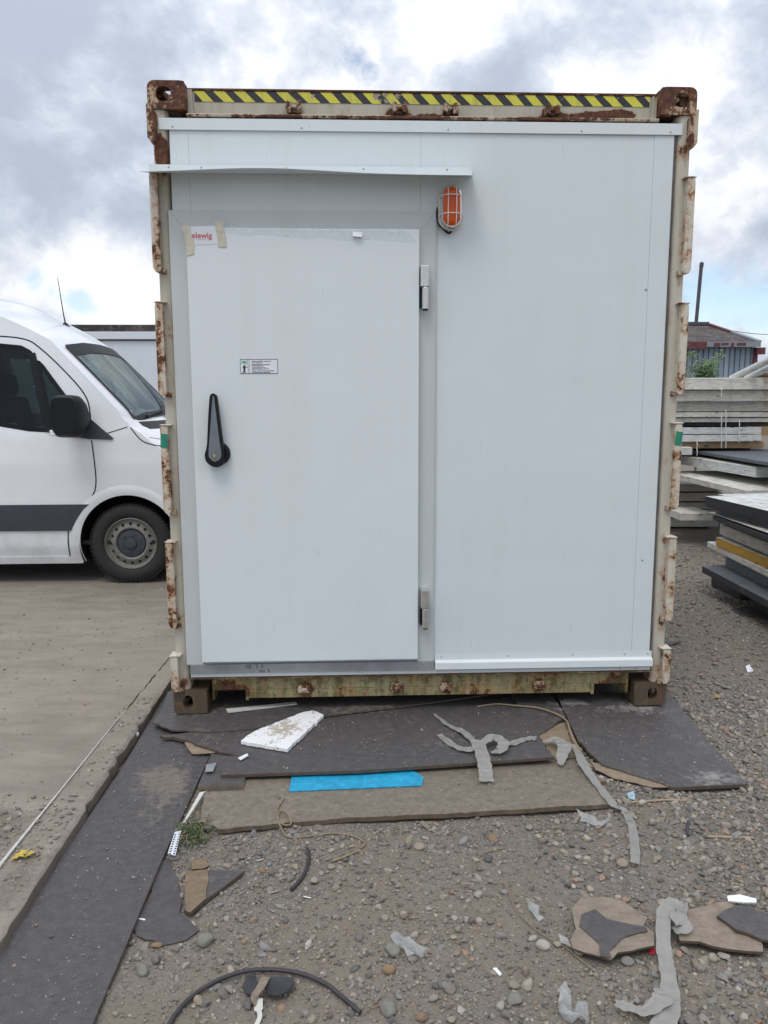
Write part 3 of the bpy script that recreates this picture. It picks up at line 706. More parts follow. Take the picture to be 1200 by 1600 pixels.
plate = mb.build('sill_plate', [M_ALU, M_SCREW], C0, bevel=.001)
mb = MB(); Yh = -.0155                          # marker scribble on the plate
def stroke(pts, r=.0010): mb.tube([P(*p, Yh) for p in pts], r, 5)
stroke([(383.5, 1045), (386, 1038.5), (388, 1045), (390, 1038.5)]); stroke([(391, 1039), (392, 1041.5), (390, 1045.5)])
stroke([(399, 1040), (401, 1038.2), (402.5, 1039.5), (401.5, 1042), (399.5, 1043.5), (403, 1043.8)]); stroke([(408, 1039), (410, 1038.2), (411.2, 1039.5), (408, 1043), (412, 1043.2)])
stroke([(404, 1047.5), (407, 1047), (406, 1050.5)]); stroke([(409, 1047), (408.5, 1050), (410.5, 1050), (411, 1047.2), (409, 1047)]); stroke([(413.5, 1046.5), (412.5, 1050)]); stroke([(418, 1046.5), (421, 1046), (418.5, 1049), (422.5, 1048.8)])
mb.build('handwriting', M_INK, plate)

# door leaf and what is fixed on it
DY = -.052
d0, d1, dz0, dz1 = P(290, 356, DY).x, P(655.5, 357, DY).x, P(480, 1033, DY).z, P(480, 357, DY).z
mb = MB(); mb.box(d0, d1, DY, -.0125, dz0, dz1); door = mb.build('cold_room_door', M_DOOR, C0, bevel=.004, seg=3)
mb = MB(); mb.box(d0+.012, d1-.012, -.0122, .012, iz1-.03, dz1-.006) if dz1 < iz1 else None
def poly_px(mb, pts, Y, depth, m=0): mb.prism([P(x, y, Y) for x, y in pts], (0, depth, 0), m)
for (ya, yb, yc) in ((415, 448, 484), (922, 950, 982)):
    mb = MB(); a = P(663, ya, -.06); b = P(663, yb, -.06); c = P(664, yc, -.06)
    xm = P(663.5, yb, -.06).x
    mb.box(xm-.0185, xm+.0185, -.072, -.0125, b.z, a.z)
    mb.tube([(xm+.004, -.058, b.z-.002), (xm+.004, -.058, c.z+.003)], .0155, 16); mb.box(xm-.020, xm-.006, -.048, -.0125, c.z+.012, b.z-.003, 1)
    mb.tube([(xm+.004, -.058, c.z+.003), (xm+.004, -.058, c.z-.003)], .013, 16, 1)
    mb.build('hinge', [M_STEEL, M_BLACK], door, bevel=.002)
mb = MB(); cb = P(341, 709, DY-.02)
mb.lathe([(.053, 0), (.053, .018), (.046, .028)], (cb.x, DY, cb.z), (0, -1, 0), 40)
out = spline([(332.5, 614.5), (328.5, 617), (327, 625), (325, 655), (323.5, 690), (322, 702), (319.8, 710), (322, 721), (331, 728.5), (341, 730), (349, 724), (350, 712), (348.5, 695), (346, 678), (342.5, 650), (339, 622), (336.8, 617)], 3)[:-1]
mb.prism([P(p.x, p.y, DY-.052) for p in [Vector((q[0], q[1])) for q in out]], (0, .026, 0))
hd = mb.build('door_handle', M_BLACK, door, smooth=40)
mb = MB(); inn = spline([(332.3, 619), (330.5, 640), (328.5, 670), (325.8, 708), (328, 716), (334, 721), (341, 719.5), (345.8, 711), (343, 690), (338, 650), (334.3, 619.5)], 3)
poly_px(mb, [(p.x, p.y) for p in inn], DY-.0545, .003); mb.build('handle_plate', M_GREYINS, hd)
mb = MB(); k = P(335.6, 712, DY-.056); mb.lathe([(.008, 0), (.008, .003)], (k.x, DY-.0545, k.z), (0, -1, 0), 14); mb.obox((k.x, DY-.062, k.z+.004), (.0016, 0, .001), (0, .008, 0), (-.002, 0, .013)); mb.build('key', M_BRASS, hd)

mb = MB(); s0, s1 = P(375, 561, DY), P(434.5, 584, DY)     # rescue notice
def sx_(u): return s0.x+(s1.x-s0.x)*u
def sz_(v): return s0.z+(s1.z-s0.z)*v
Ys = DY-.0008
mb.box(sx_(0), sx_(1), Ys, DY, sz_(1), sz_(0), 0)
for (u0, u1, v0, v1) in ((0, 1, 0, .04), (0, 1, .96, 1), (0, .012, .04, .96), (.988, 1, .04, .96), (.205, .215, .04, .96), (.245, .252, .04, .96)):
    mb.box(sx_(u0), sx_(u1), Ys-.0004, Ys, sz_(v1), sz_(v0), 1)
mb.box(sx_(.03), sx_(.195), Ys-.0003, Ys, sz_(.36), sz_(.08), 2)
for q in range(4): mb.box(sx_(.062+q*.025), sx_(.082+q*.025), Ys-.0006, Ys-.0003, sz_(.25), sz_(.17), 1)
man = [(.105, .37), (.125, .37), (.128, .45), (.14, .50), (.185, .53), (.19, .50), (.20, .55), (.14, .58), (.132, .78), (.14, .97), (.12, .97), (.108, .84), (.07, .96), (.052, .94), (.085, .80), (.082, .64), (.065, .56), (.08, .47), (.103, .45)]
mb.prism([(sx_(u), Ys-.0006, sz_(v)) for u, v in man], (0, .0006, 0), 1)
rl = random.Random(11)
for v, L, bold in ((.13, .50, 1), (.23, .28, 0), (.35, .48, 1), (.44, .30, 1), (.56, .38, 0), (.65, .45, 1), (.78, .58, 0), (.88, .48, 1)):
    u = .31
    while u < .31+L:
        w = rl.uniform(.02, .075); k = u
        while k < min(u+w, .31+L):
            mb.box(sx_(k), sx_(k+.008), Ys-.0004, Ys, sz_(v+.05-(0 if rl.random() < .7 else -.015)), sz_(v-(.0 if rl.random() < .7 else .02)), 1); k += .0112 if bold else .013
        u += w+.014
mb.build('notice_sticker', [M_PAPER, M_INK, M_TEAL], door)
mb = MB(); poly_px(mb, [(297, 354), (337, 352.5), (343, 381), (300, 383)], DY-.0012, .0011, 0)
text_to(mb, 'elewig', P(299.5, 372, DY-.0017), .0350, m=1, bold=.0007); 
for q in range(3): mb.box(P(308+q*5, 376, DY).x, P(312+q*5, 376, DY).x, DY-.0015, DY-.0011, P(300, 374.9, DY).z, P(300, 374.2, DY).z, 1)
mb.build('maker_label', [simple('label_film', (.68, .72, .745), .45, 0, .04, 20), simple('faded_red_print', (.55, .09, .11), .5, 0, .1, 30)], door)
for pts in ([(284, 353), (297, 352), (299, 371), (302.5, 372), (303, 397), (291.5, 400), (290, 374), (287.5, 366)], [(336, 346), (347.5, 345), (349.5, 358), (353, 372), (354, 386), (341, 386), (341, 375), (337, 360)]):
    mb = MB(); poly_px(mb, pts, DY-.0030, .0012); mb.build('masking_tape', M_TAPE, door)
mb = MB(); top = [(352+q*12+rl.uniform(-2, 2), 355.5+q*.25+rl.uniform(-2.2, .8)) for q in range(25)]; bot = [(652-q*12, 379-q*.55+1.5*math.sin(q*.9)-abs(13-q)*.15) for q in range(26)]
mb.sheet([(p.x, p.z) for p in [P(a, b, DY) for a, b in top+bot]], lambda a, b, k: (a, DY-.0022-.0012*math.sin(a*37)*math.sin(b*90)-.0008+.0006*k, b), .0006, .02); mb.build('protective_film', M_FILM, door, smooth=60)
mb = MB(); mb.grid(lambda u, w: P(551+u*15, 361.5+w*7.5+u*1.2, DY-.004-.010*w-.004*math.sin(u*3)), 6, 4); mb.build('film_tab', M_PAPER, door, smooth=60)

# rain canopy over the door: screwed flange and a drip leaf whose front edge bows up
mb = MB(); za, zb = P(480, 260.5, -.003).z, P(480, 272, -.003).z; xa, xb = P(233, 265, -.003).x, P(738, 268, -.003).x
mb.box(xa, xb, -.0045, -.0008, zb, za+.004)
def leaf(u, w, k=0):
    x = xa-.008*w+(xb-xa+.018*w)*u; dep = .150*w
    drop = -.0405*w; bow = .022*math.exp(-((u-.36)/.26)**2)*w**1.3
    return (x, -.0046-dep, zb+.0008+drop+bow-(.0016 if k else 0))
mb.grid(lambda u, w: leaf(u, w), 48, 8); nA = len(mb.f)
mb.grid(lambda u, w: leaf(1-u, w, 1), 48, 8)
mb.grid(lambda u, w: leaf(u, 1, 0) if w < .5 else leaf(u, 1, 1), 48, 1)
for u in (.06, .16, .42, .66, .92): screw(mb, xa+(xb-xa)*u, -.0045, (za+zb)/2+.008, 1)
mb.build('rain_canopy', [M_TRIM, M_SCREW], C0, smooth=30)

# ---------------- alarm lamp
LX, LZ = P(705.5, 323, -.05).x, P(705.5, 323, -.05).z
L0 = empty('bulkhead_lamp', (LX, PY, LZ), 'oval orange bulkhead lamp in a white guard above the door corner', 'lamp')
def stad_loop(hw, hh, y, n=36):
    out = []
    for k in range(n):
        a = 2*math.pi*k/n; c, s_ = math.cos(a), math.sin(a); out.append((LX+hw*c, y, LZ+math.copysign(hh-hw, s_)*(1 if abs(s_) > 1e-3 else 0)+hw*s_))
    return out
def loft(mb, loops, m=0, cap=True):
    n = len(loops[0]); o = len(mb.v)
    for l in loops: mb.v += [tuple(p) for p in l]
    for i in range(len(loops)-1):
        for k in range(n):
            j = (k+1) % n; mb.f.append((o+i*n+k, o+(i+1)*n+k, o+(i+1)*n+j, o+i*n+j)); mb.mi.append(m)
    if cap:
        mb.f.append(tuple(o+(len(loops)-1)*n+k for k in reversed(range(n)))); mb.mi.append(m)
mb = MB(); loft(mb, [stad_loop(.056, .100, PY), stad_loop(.057, .101, PY-.022), stad_loop(.054, .098, PY-.034), stad_loop(.047, .091, PY-.037), stad_loop(.046, .090, PY-.018)]); mb.build('housing', M_LAMPW, L0, smooth=40)
mb = MB(); loft(mb, [stad_loop(.0458, .0895, PY-.020), stad_loop(.0470, .0905, PY-.040), stad_loop(.0470, .0905, PY-.058), stad_loop(.044, .0875, PY-.072), stad_loop(.037, .0805, PY-.080), stad_loop(.022, .065, PY-.084)]); mb.build('lens', M_LENS, L0, smooth=60)
mb = MB()
hel = [(LX-.006+.009*math.cos(a), PY-.050+.009*math.sin(a), LZ+.058-.0016*a*1.0) for a in np.linspace(0, 60, 260)]
mb.tube(hel, .0022, 6); mb.tube([(LX-.004, PY-.05, LZ-.04), (LX-.003, PY-.05, LZ-.066)], .011, 12); mb.build('bulb', M_PAPER, L0, smooth=60)
mb = MB()
for sx in (-1, 1):
    x = LX+sx*.0185
    mb.tube(spline([(x+sx*.004, PY-.034, LZ+.092), (x, PY-.074, LZ+.083), (x, PY-.088, LZ+.045), (x, PY-.088, LZ-.045), (x, PY-.074, LZ-.083), (x+sx*.003, PY-.034, LZ-.092)], 6), .0021, 8)
for z in (LZ+.044, LZ-.034):
    mb.tube(spline([(LX-.053, PY-.032, z), (LX-.046, PY-.068, z), (LX-.022, PY-.090, z), (LX+.022, PY-.090, z), (LX+.046, PY-.068, z), (LX+.053, PY-.032, z)], 6), .0021, 8)
for sx in (-1, 1):
    for z in (LZ+.044, LZ-.034): mb.obox((LX+sx*.052, PY-.036, z), (.004, 0, 0), (0, .005, 0), (0, 0, .006))
mb.build('wire_guard', M_GUARD, L0, smooth=60)
mb = MB(); cp = [P(703, 353, -.02), P(704.5, 361, -.02), P(702, 364.5, -.025), P(698, 362.5, -.024), P(690, 355, -.02), P(685.5, 350, -.014), P(684, 343, -.010), P(683, 332, -.008), P(684, 324, .008)]
mb.tube(spline(cp, 6), .0048, 8); mb.build('cable', M_BLACK, L0, smooth=60)

# ================================================================== THE VAN
VY0, VYC = 2.72, 3.72
V0 = empty('parked_van', (-2.19, VYC, 0), 'white high-roof van with dark side strip, its nose hidden behind the container', 'van')
XF = [(.17, -1.36), (.30, -1.27), (.45, -1.20), (.75, -1.20), (.92, -1.26), (1.05, -1.38), (1.15, -1.55), (1.24, -1.76), (1.31, -1.97), (1.36, -2.065), (1.434, -2.125), (1.6, -2.275), (1.771, -2.43), (2.021, -2.665), (2.10, -2.77), (2.182, -2.905), (2.28, -3.09), (2.365, -3.22), (2.449, -3.56), (2.52, -4.3), (2.565, -5.0), (2.60, -5.8), (2.615, -6.6)]
WZ = [(.17, .93), (.32, .975), (.6, .998), (1.0, 1.0), (1.22, .988), (1.4, .958), (1.7, .912), (2.0, .862), (2.2, .825), (2.35, .775), (2.45, .715), (2.52, .63), (2.565, .52), (2.60, .36), (2.615, .22)]
CZ = [(.17, .30), (.6, .42), (1.0, .50), (1.2, .34), (1.34, .14), (1.44, .115), (2.0, .135), (2.2, .25), (2.35, .45), (2.615, .5)]
PZ = [(.17, 3.2), (1.0, 3.2), (1.3, 2.6), (1.44, 2.3), (2.615, 2.3)]
def ip(tb, z): return float(np.interp(z, [a for a, b in tb], [b for a, b in tb]))
def xfront(y, z): return ip(XF, z)-ip(CZ, z)*(min(1, abs(y)/ip(WZ, z)))**ip(PZ, z)
def yside(x, z):                     # half width at (x,z)
    xf, c = ip(XF, z), ip(CZ, z)
    return ip(WZ, z) if x <= xf-c else ip(WZ, z)*max(0, (xf-x)/c)**(1/ip(PZ, z))
XR = -7.05
zsl = list(np.arange(.17, 2.16, .03))+list(np.arange(2.16, 2.6, .018))+[2.60, 2.615]
NF, NS = 22, 120
rowsV = []
for z in zsl:
    w = ip(WZ, z); row = []
    for k in range(NS): 
        u = k/NS; x0 = xfront(w, z); row.append((XR+(x0-XR)*(1-(1-u)**1.9), VYC-w, z))
    for k in range(2*NF+1):
        y = -w+2*w*k/(2*NF); y = w*math.sin(math.pi/2*y/w); row.append((xfront(y, z), VYC+y, z))
    for k in range(NS): row.append((row[NS-1-k][0], VYC+w, z))
    rowsV.append(row)
WS = [(-.80, 1.365), (-.5, 1.40), (0, 1.415), (.5, 1.40), (.80, 1.365), (.745, 1.965), (.4, 2.005), (0, 2.015), (-.4, 2.005), (-.745, 1.965)]
DW = [(-3.88, 1.375), (-3.30, 1.352), (-2.955, 1.292), (-2.815, 1.283), (-2.945, 1.905), (-3.02, 1.945), (-3.2, 1.962), (-3.88, 1.965)]
QW = [(-2.775, 1.283), (-2.56, 1.283), (-2.60, 1.46), (-2.69, 1.575), (-2.885, 1.842)]
def shrink(poly, d):
    cx = sum(p[0] for p in poly)/len(poly); cy = sum(p[1] for p in poly)/len(poly)
    return [(p[0]-(p[0]-cx)/max(1e-6, math.hypot(p[0]-cx, p[1]-cy))*d, p[1]-(p[1]-cy)/max(1e-6, math.hypot(p[0]-cx, p[1]-cy))*d) for p in poly]
WSs, DWs, QWs = shrink(WS, .03), shrink(DW, .02), shrink(QW, .015)
RWX = -5.86
mb = MB(); nc = len(rowsV[0])
for row in rowsV: mb.v += row
for i in range(len(rowsV)-1):
    for k in range(nc-1):
        a = [rowsV[i][k], rowsV[i][k+1], rowsV[i+1][k+1], rowsV[i+1][k]]
        cx, cy, cz = (sum(p[q] for p in a)/4 for q in range(3)); y = cy-VYC
        front = cx > xfront(ip(WZ, cz), cz)-.001
        if front and inside(WSs, y, cz): continue
        if abs(y) > .55 and (inside(DWs, cx, cz) or inside(QWs, cx, cz)): continue
        if abs(y) > .5 and (min(math.hypot(p[0]+2.195, p[2]-.345) for p in a) < .418 or min(math.hypot(p[0]-RWX, p[2]-.345) for p in a) < .418): continue
        mb.f.append((i*nc+k, i*nc+k+1, (i+1)*nc+k+1, (i+1)*nc+k)); mb.mi.append(0)
mb.f.append(tuple((len(rowsV)-1)*nc+k for k in range(nc))); mb.mi.append(0)
for i in range(len(rowsV)-1): mb.f.append((i*nc, (i+1)*nc, (i+1)*nc+nc-1, i*nc+nc-1)); mb.mi.append(0)
body = mb.build('body', M_VAN, V0, smooth=42)
def side(x, z, s_, off): return (x, VYC+s_*(yside(x, z)+off), z)
def side_patch(name, poly, m, off, thick, par, spacing=.07, both=True):
    for s_ in ((-1, 1) if both else (-1,)):
        mb = MB(); mb.sheet(poly, lambda a, b, k: side(a, b, s_, off-thick*k), thick, spacing)
        if s_ < 0: mb.f = [tuple(reversed(f)) for f in mb.f] if False else mb.f
        mb.build(name, m, par, smooth=40)
def side_line(mb, pts, w, off, s_=-1, m=0):
    sp_ = spline([(a, 0, b) for a, b in pts], 5); mb.strip([side(p.x, p.z, s_, off) for p in sp_], w, up=(0, s_, 0), thick=.003, m=m)
glz = {}
side_patch('side_window', DW, M_SGLASS, .003, .003, V0); side_patch('quarter_window', QW, M_SGLASS, .003, .003, V0)
for s_ in (-1, 1):
    mb = MB()
    for pl_ in (DW, QW):
        q = pl_+[pl_[0]]; dn = []
        for a, b in zip(q, q[1:]):
            for u in np.linspace(0, 1, 7)[:-1]: dn.append((a[0]+(b[0]-a[0])*u, a[1]+(b[1]-a[1])*u))
        dn.append(q[0]); mb.strip([side(a, b, s_, .006) for a, b in dn], .036, up=(0, s_, 0), thick=.004)
    mb.build('window_seal', M_BLACK, V0, smooth=50)
    mb = MB(); side_line(mb, [(-2.93, 1.90), (-2.87, 1.62), (-2.80, 1.27)], .055, .008, s_); mb.build('window_bar', M_BLACK, V0)
mb = MB()
def wsp(a, b, k=0, off=.005): return (xfront(a, b)+off, VYC+a, b)
mb.sheet(WS, lambda a, b, k: wsp(a, b, 0, .005-.004*k), .004, .09); wsc = mb.build('windscreen', M_WSCREEN, V0, smooth=60)
mb = MB(); q = WS+[WS[0]]
for a, b in zip(q, q[1:]):
    topb = a[1] > 1.9 and b[1] > 1.9
    ps = [(a[0]+(b[0]-a[0])*u, a[1]+(b[1]-a[1])*u) for u in np.linspace(0, 1, 7)]; ins = -.03 if topb else 0
    mb.strip([wsp(x, z+ins, 0, .009) for x, z in ps], .12 if topb else .06, up=(.72, 0, .69), thick=.003)
mb.build('windscreen_seal', M_BLACK, wsc, smooth=60)
mb = MB(); mb.tube([wsp(-.62, 1.385, 0, .03), wsp(-.1, 1.43, 0, .035), wsp(.02, 1.45, 0, .02)], .012, 6); mb.tube([wsp(.0, 1.41, 0, .03), wsp(.55, 1.42, 0, .035)], .012, 6); mb.build('wiper', M_BLACK, wsc)
mb = MB(); mb.grid(lambda u, w: (xfront(-.82+1.64*u, 1.345-.06*w)+.006, VYC-.82+1.64*u, 1.345-.06*w), 20, 3); mb.build('cowl_grille', M_BLACK, V0, smooth=60)
MT = [(-2.70, 1.53), (-2.62, 1.51), (-2.50, 1.405), (-2.37, 1.29), (-2.28, 1.215), (-2.30, 1.203), (-2.48, 1.21), (-2.80, 1.262), (-2.79, 1.29), (-2.62, 1.30)]
for s_ in (-1, 1):
    mb = MB(); mb.sheet(MT, lambda a, b, k: side(a, b, s_, .012-.012*k), .012, .08); mb.build('mirror_base', M_VPLAST, V0, smooth=40)
    mb = MB(); y0 = VYC+s_*1.02; lo = []
    for (y, w, h_, zc, xc) in ((.0, .05, .07, 1.37, -2.50), (.05, .085, .13, 1.385, -2.53), (.12, .115, .165, 1.395, -2.56), (.20, .115, .165, 1.398, -2.57), (.25, .095, .145, 1.398, -2.57)):
        lo.append([(xc+w*math.copysign(abs(math.cos(a))**.5, math.cos(a)), y0+s_*y, zc+h_*math.copysign(abs(math.sin(a))**.5, math.sin(a))) for a in np.linspace(0, 2*math.pi, 29)[:-1]])
    loft(mb, lo); mb.f = [tuple(f) for f in mb.f]
    mir = mb.build('wing_mirror', M_BLACK, V0, smooth=50)
    mb = MB(); mb.obox((-2.662, y0+s_*.225, 1.27), (.022, 0, 0), (0, .022, 0), (0, 0, .022)); mb.build('mirror_indicator', M_PAPER, mir, bevel=.006)
MO = [(-6.9, .672), (-2.50, .677), (-2.55, .635), (-2.62, .54), (-2.665, .458), (-6.9, .455)]
MO2 = []
for a, b in zip(MO, MO[1:]+MO[:1]):
    n = max(1, int(math.dist(a, b)/.12)); MO2 += [(a[0]+(b[0]-a[0])*k/n, a[1]+(b[1]-a[1])*k/n) for k in range(n)]
MOv = [p for p in MO2 if not math.hypot(p[0]-RWX, p[1]-.345) < .0]
side_patch('side_strip', MOv, M_VPLAST, .012, .012, V0, .12)
for s_ in (-1, 1):
    for cx in (-2.195, RWX):
        mb = MB(); n = 40; a0, a1 = math.radians(-22), math.radians(202)
        mb.grid(lambda u, w: side(cx+(.405+.085*w)*math.cos(a0+(a1-a0)*u), max(.172, .345+(.405+.085*w)*math.sin(a0+(a1-a0)*u)), s_, .0035+.006*math.sin(math.pi*w)), n, 4)
        mb.build('arch_lip', M_VAN, V0, smooth=60)
        mb = MB(); mb.grid(lambda u, w: (cx+.412*math.cos(a0+(a1-a0)*u), VYC+s_*(.985-.40*w), max(.17, .345+.412*math.sin(a0+(a1-a0)*u))), n, 2)
        mb.box(cx-.42, cx+.42, *sorted((VYC+s_*.585, VYC+s_*.575)), .17, .80); mb.build('arch_liner', M_VOID, V0)
for s_ in (-1, 1):
    mb = MB()
    for pts, w in (([(-3.95, 2.045), (-3.3, 2.04), (-3.0, 2.015), (-2.86, 1.935), (-2.66, 1.745), (-2.52, 1.58), (-2.472, 1.45), (-2.462, 1.22)], .010), ([(-2.458, 1.20), (-2.44, 1.0), (-2.44, .84), (-2.475, .745), (-2.56, .66), (-2.64, .55), (-2.69, .45), (-2.70, .30), (-2.70, .22)], .009), ([(-3.95, 2.045), (-3.95, .24)], .010),
                   ([(-2.462, 1.22), (-2.3, 1.265), (-2.17, 1.305)], .007), ([(-2.145, 1.30), (-2.06, 1.20), (-1.98, 1.165), (-1.88, 1.145), (-1.70, 1.115)], .008)):
        side_line(mb, pts, w, .0025 if w > .0075 else .002, s_)
    mb.build('panel_gap', M_VOID, V0)
mb = MB()
for s_ in (-1, 1): mb.sheet([(-6.95, .172), (-6.95, .235), (-2.62, .235), (-2.64, .172)], lambda a, b, k: side(a, b, s_, .006-.02*k), .02, .2)
mb.build('sill_panel', M_VAN, V0)
mb = MB(); mb.sheet([(-2.03, 1.185), (-1.62, 1.10), (-1.66, 1.135), (-2.0, 1.222)], lambda a, b, k: side(a, b, -1, .004-.004*k), .004, .2); mb.build('hood_vent', M_BLACK, V0)
for s_ in (-1, 1):
    mb = MB(); mb.grid(lambda u, w: (xfront(s_*(.62+.30*u), .80+.2*w)+.008, VYC+s_*(.62+.30*u), .80+.2*w), 8, 5); mb.build('headlight', M_WSCREEN, V0, smooth=60)
mb = MB(); mb.grid(lambda u, w: (xfront(-.55+1.1*u, .78+.2*w)+.008, VYC-.55+1.1*u, .78+.2*w), 12, 3); mb.build('front_grille', M_BLACK, V0)
mb = MB(); mb.grid(lambda u, w: (xfront(-.9+1.8*u, .28+.28*w)+.008, VYC-.9+1.8*u, .28+.28*w), 24, 4); mb.build('front_bumper', M_VPLAST, V0, smooth=60)
# wheels
def wheel(cx, s_):
    yo = VYC+s_*.965; ax = (0, s_, 0); mb = MB()
    tp = [(.215, -.20), (.30, -.215), (.328, -.20), (.335, -.17), (.337, -.11), (.335, -.05), (.328, -.018), (.305, -.002), (.265, .004), (.235, -.002), (.222, -.012), (.214, -.02)]
    mb.lathe(tp, (cx, yo, .337), ax, 64, cap=False)
    for k in range(64):
        a = 2*math.pi*k/64; u = Vector((math.cos(a), 0, math.sin(a))); tv = Vector((-math.sin(a), 0, math.cos(a)))
        mb.obox(Vector((cx, yo-s_*.030, .337))+u*.3335, tv*.010, Vector((0, .022, 0)), u*.0045)
    root = mb.build('wheel', M_TYRE, V0, smooth=35)
    mb = MB(); mb.lathe([(.217, -.03), (.217, -.012), (.211, -.008), (.206, -.016), (.198, -.036), (.188, -.042), (.168, -.034), (.150, -.022), (.134, -.018), (.125, -.024), (.119, -.040)], (cx, yo, .337), ax, 56, cap=False)
    for k in range(16):
        a = 2*math.pi*k/16; u = Vector((math.cos(a), 0, math.sin(a))); tv = Vector((-math.sin(a), 0, math.cos(a))); c = Vector((cx, yo-s_*.0285, .337))+u*.166
        mb.add([c+(u*.0125+Vector((0, -s_*.0085, 0)))*math.cos(b)+tv*.0125*math.sin(b) for b in np.linspace(0, 2*math.pi, 13)[:-1]], [tuple(range(12))], 1)
    mb.build('rim', [M_RIM, M_VOID], root, smooth=35)
    mb = MB(); mb.lathe([(.118, -.040), (.110, -.030), (.09, -.026), (.05, -.026), (.045, -.014), (.03, -.010)], (cx, yo, .337), ax, 36)
    for k in range(6):
        a = 2*math.pi*(k+.3)/6; mb.lathe([(.012, -.028), (.011, -.016)], (cx+.075*math.cos(a), yo, .337+.075*math.sin(a)), ax, 8)
    mb.build('hub_cap', M_VPLAST, root, smooth=35)
for cx in (-2.195, RWX):
    for s_ in (-1, 1): wheel(cx, s_)
# cab interior
mb = MB(); mb.box(-3.98, -3.95, VYC-.88, VYC+.88, .35, 2.05); mb.box(-3.95, -1.9, VYC-.93, VYC+.93, .33, .36); mb.build('bulkhead', M_DARKIN, V0)
mb = MB(); mb.obox((-2.52, VYC, 1.12), (.36, 0, -.03), (0, .9, 0), (0, 0, .13)); mb.build('dashboard', M_DARKIN, V0, bevel=.05, seg=3)
for yy in (-.5, .42):
    mb = MB(); mb.obox((-3.35, VYC+yy, .82), (.26, 0, .02), (0, .25, 0), (0, 0, .09)); mb.obox((-3.62, VYC+yy, 1.2), (.08, 0, 0), (0, .25, 0), (-.07, 0, .36)); mb.obox((-3.70, VYC+yy, 1.68), (.05, 0, 0), (0, .14, 0), (-.01, 0, .10))
    mb.build('seat', M_DARKIN, V0, bevel=.05, seg=3)
mb = MB(); mb.lathe([(.19, 0)], (0, 0, 0), (0, 0, 1), 4) if False else None
cen = Vector((-2.98, VYC+.42, 1.22)); a_ = Vector((-.45, 0, .89)).normalized(); b_ = Vector((0, 1, 0)); c_ = a_.cross(b_)
mb.tube([cen+(b_*math.cos(q)+c_*math.sin(q))*.19 for q in np.linspace(0, 2*math.pi, 33)], .015, 8); mb.obox(cen, b_*.17, c_*.03, a_*.02); mb.build('steering_wheel', M_BLACK, V0)
mb = MB(); mb.obox((-2.28, VYC-.35, 1.268), (.09, 0, -.008), (0, .16, 0), (0, 0, .006), 0); mb.obox((-2.32, VYC+.1, 1.272), (.05, .01, 0), (0, .09, 0), (0, 0, .010), 1); mb.obox((-2.33, VYC-.62, 1.275), (.04, 0, 0), (0, .05, 0), (0, 0, .012), 2); mb.build('dashboard_papers', [M_ORANGE_IN, M_PAPER, M_GREEN], V0)
AY = VYC-.05; a0, a1, a2 = P(98, 508, AY), P(119, 520, AY), P(90, 434, AY)
mb = MB(); mb.prism([(a0.x+.01, AY-.02, a0.z-.05), (a1.x, AY-.02, a1.z-.045), (a1.x-.005, AY-.02, a1.z-.01), (a0.x+.035, AY-.02, a0.z+.02), (a0.x+.012, AY-.02, a0.z+.022)], (0, .04, 0)); mb.tube([(a0.x+.025, AY, a0.z+.015), (a0.x+.012, AY, a0.z+.10), (a2.x, AY, a2.z)], [.007, .005, .0026], 8); mb.build('aerial', M_BLACK, V0)

# ================================================================== BEHIND: cabin, shed, sapling, stacks
B0 = empty('site_cabin', (-6, 9, 0), 'long white cabin with a dark gritty roof edge behind the van', 'cabin')
mb = MB(); mb.box(-11, -1.6, 9.03, 12, -.06, 2.48); mb.build('wall', M_CABIN, B0)
mb = MB(); mb.box(-11.05, -1.55, 8.98, 12.05, 2.4835, 2.602); mb.build('roof_trim', M_CABIN, B0, bevel=.006)
mb = MB(); mb.box(-11.03, -1.57, 9.0, 12.03, 2.606, 2.71)
rr_ = random.Random(5)
mb.build('roof', M_ROOF, B0)
mb = MB(); mb.box(-11, -1.6, 9.01, 9.028, 2.462, 2.478)
for x in (-4.6, -7.2, -9.6): mb.box(x-.004, x+.004, 9.022, 9.0295, 0, 2.46)
mb.build('panel_joint', M_SEAL, B0)

S0 = empty('metal_shed', (9, 20, 0), 'blue grey clad shed with a mossy dark roof beyond the panel stacks', 'shed')
xr = P(1180, 560, 20).x; xl = 3.0; ze = 3.12
mb = MB(); n = int((xr-xl)/.165)
prf = []
for k in range(n+1): prf += [(xl+k*.165, 0), (xl+k*.165+.115, 0), (xl+k*.165+.125, .05), (xl+k*.165+.150, .05), (xl+k*.165+.160, 0)]
prf = [p for p in prf if p[0] <= xr]
mb.grid(lambda u, w: (prf[round(u*(len(prf)-1))][0], 20+prf[round(u*(len(prf)-1))][1], -.06+w*(ze+.06)), len(prf)-1, 1)
mb.box(xl, xr, 20.06, 26, -.06, ze); mb.build('wall', M_CLAD, S0)
rt = P(1107, 508, 23); er = P(1186, 535, 19.8)
mb = MB(); mb.hexa([(xl-.1, 19.78, er.z-.12), (er.x, 19.78, er.z-.12), (rt.x, 23, rt.z-.12), (xl-.1, 23, rt.z-.12), (xl-.1, 19.78, er.z), (er.x, 19.78, er.z), (rt.x, 23, rt.z), (xl-.1, 23, rt.z)])
mb.hexa([(xl-.1, 23.002, rt.z-.12), (rt.x, 23.002, rt.z-.12), (rt.x+.3, 26.2, er.z-.12), (xl-.1, 26.2, er.z-.12), (xl-.1, 23.002, rt.z), (rt.x, 23.002, rt.z), (rt.x+.3, 26.2, er.z), (xl-.1, 26.2, er.z)])
mb.build('roof', M_ROOF, S0)
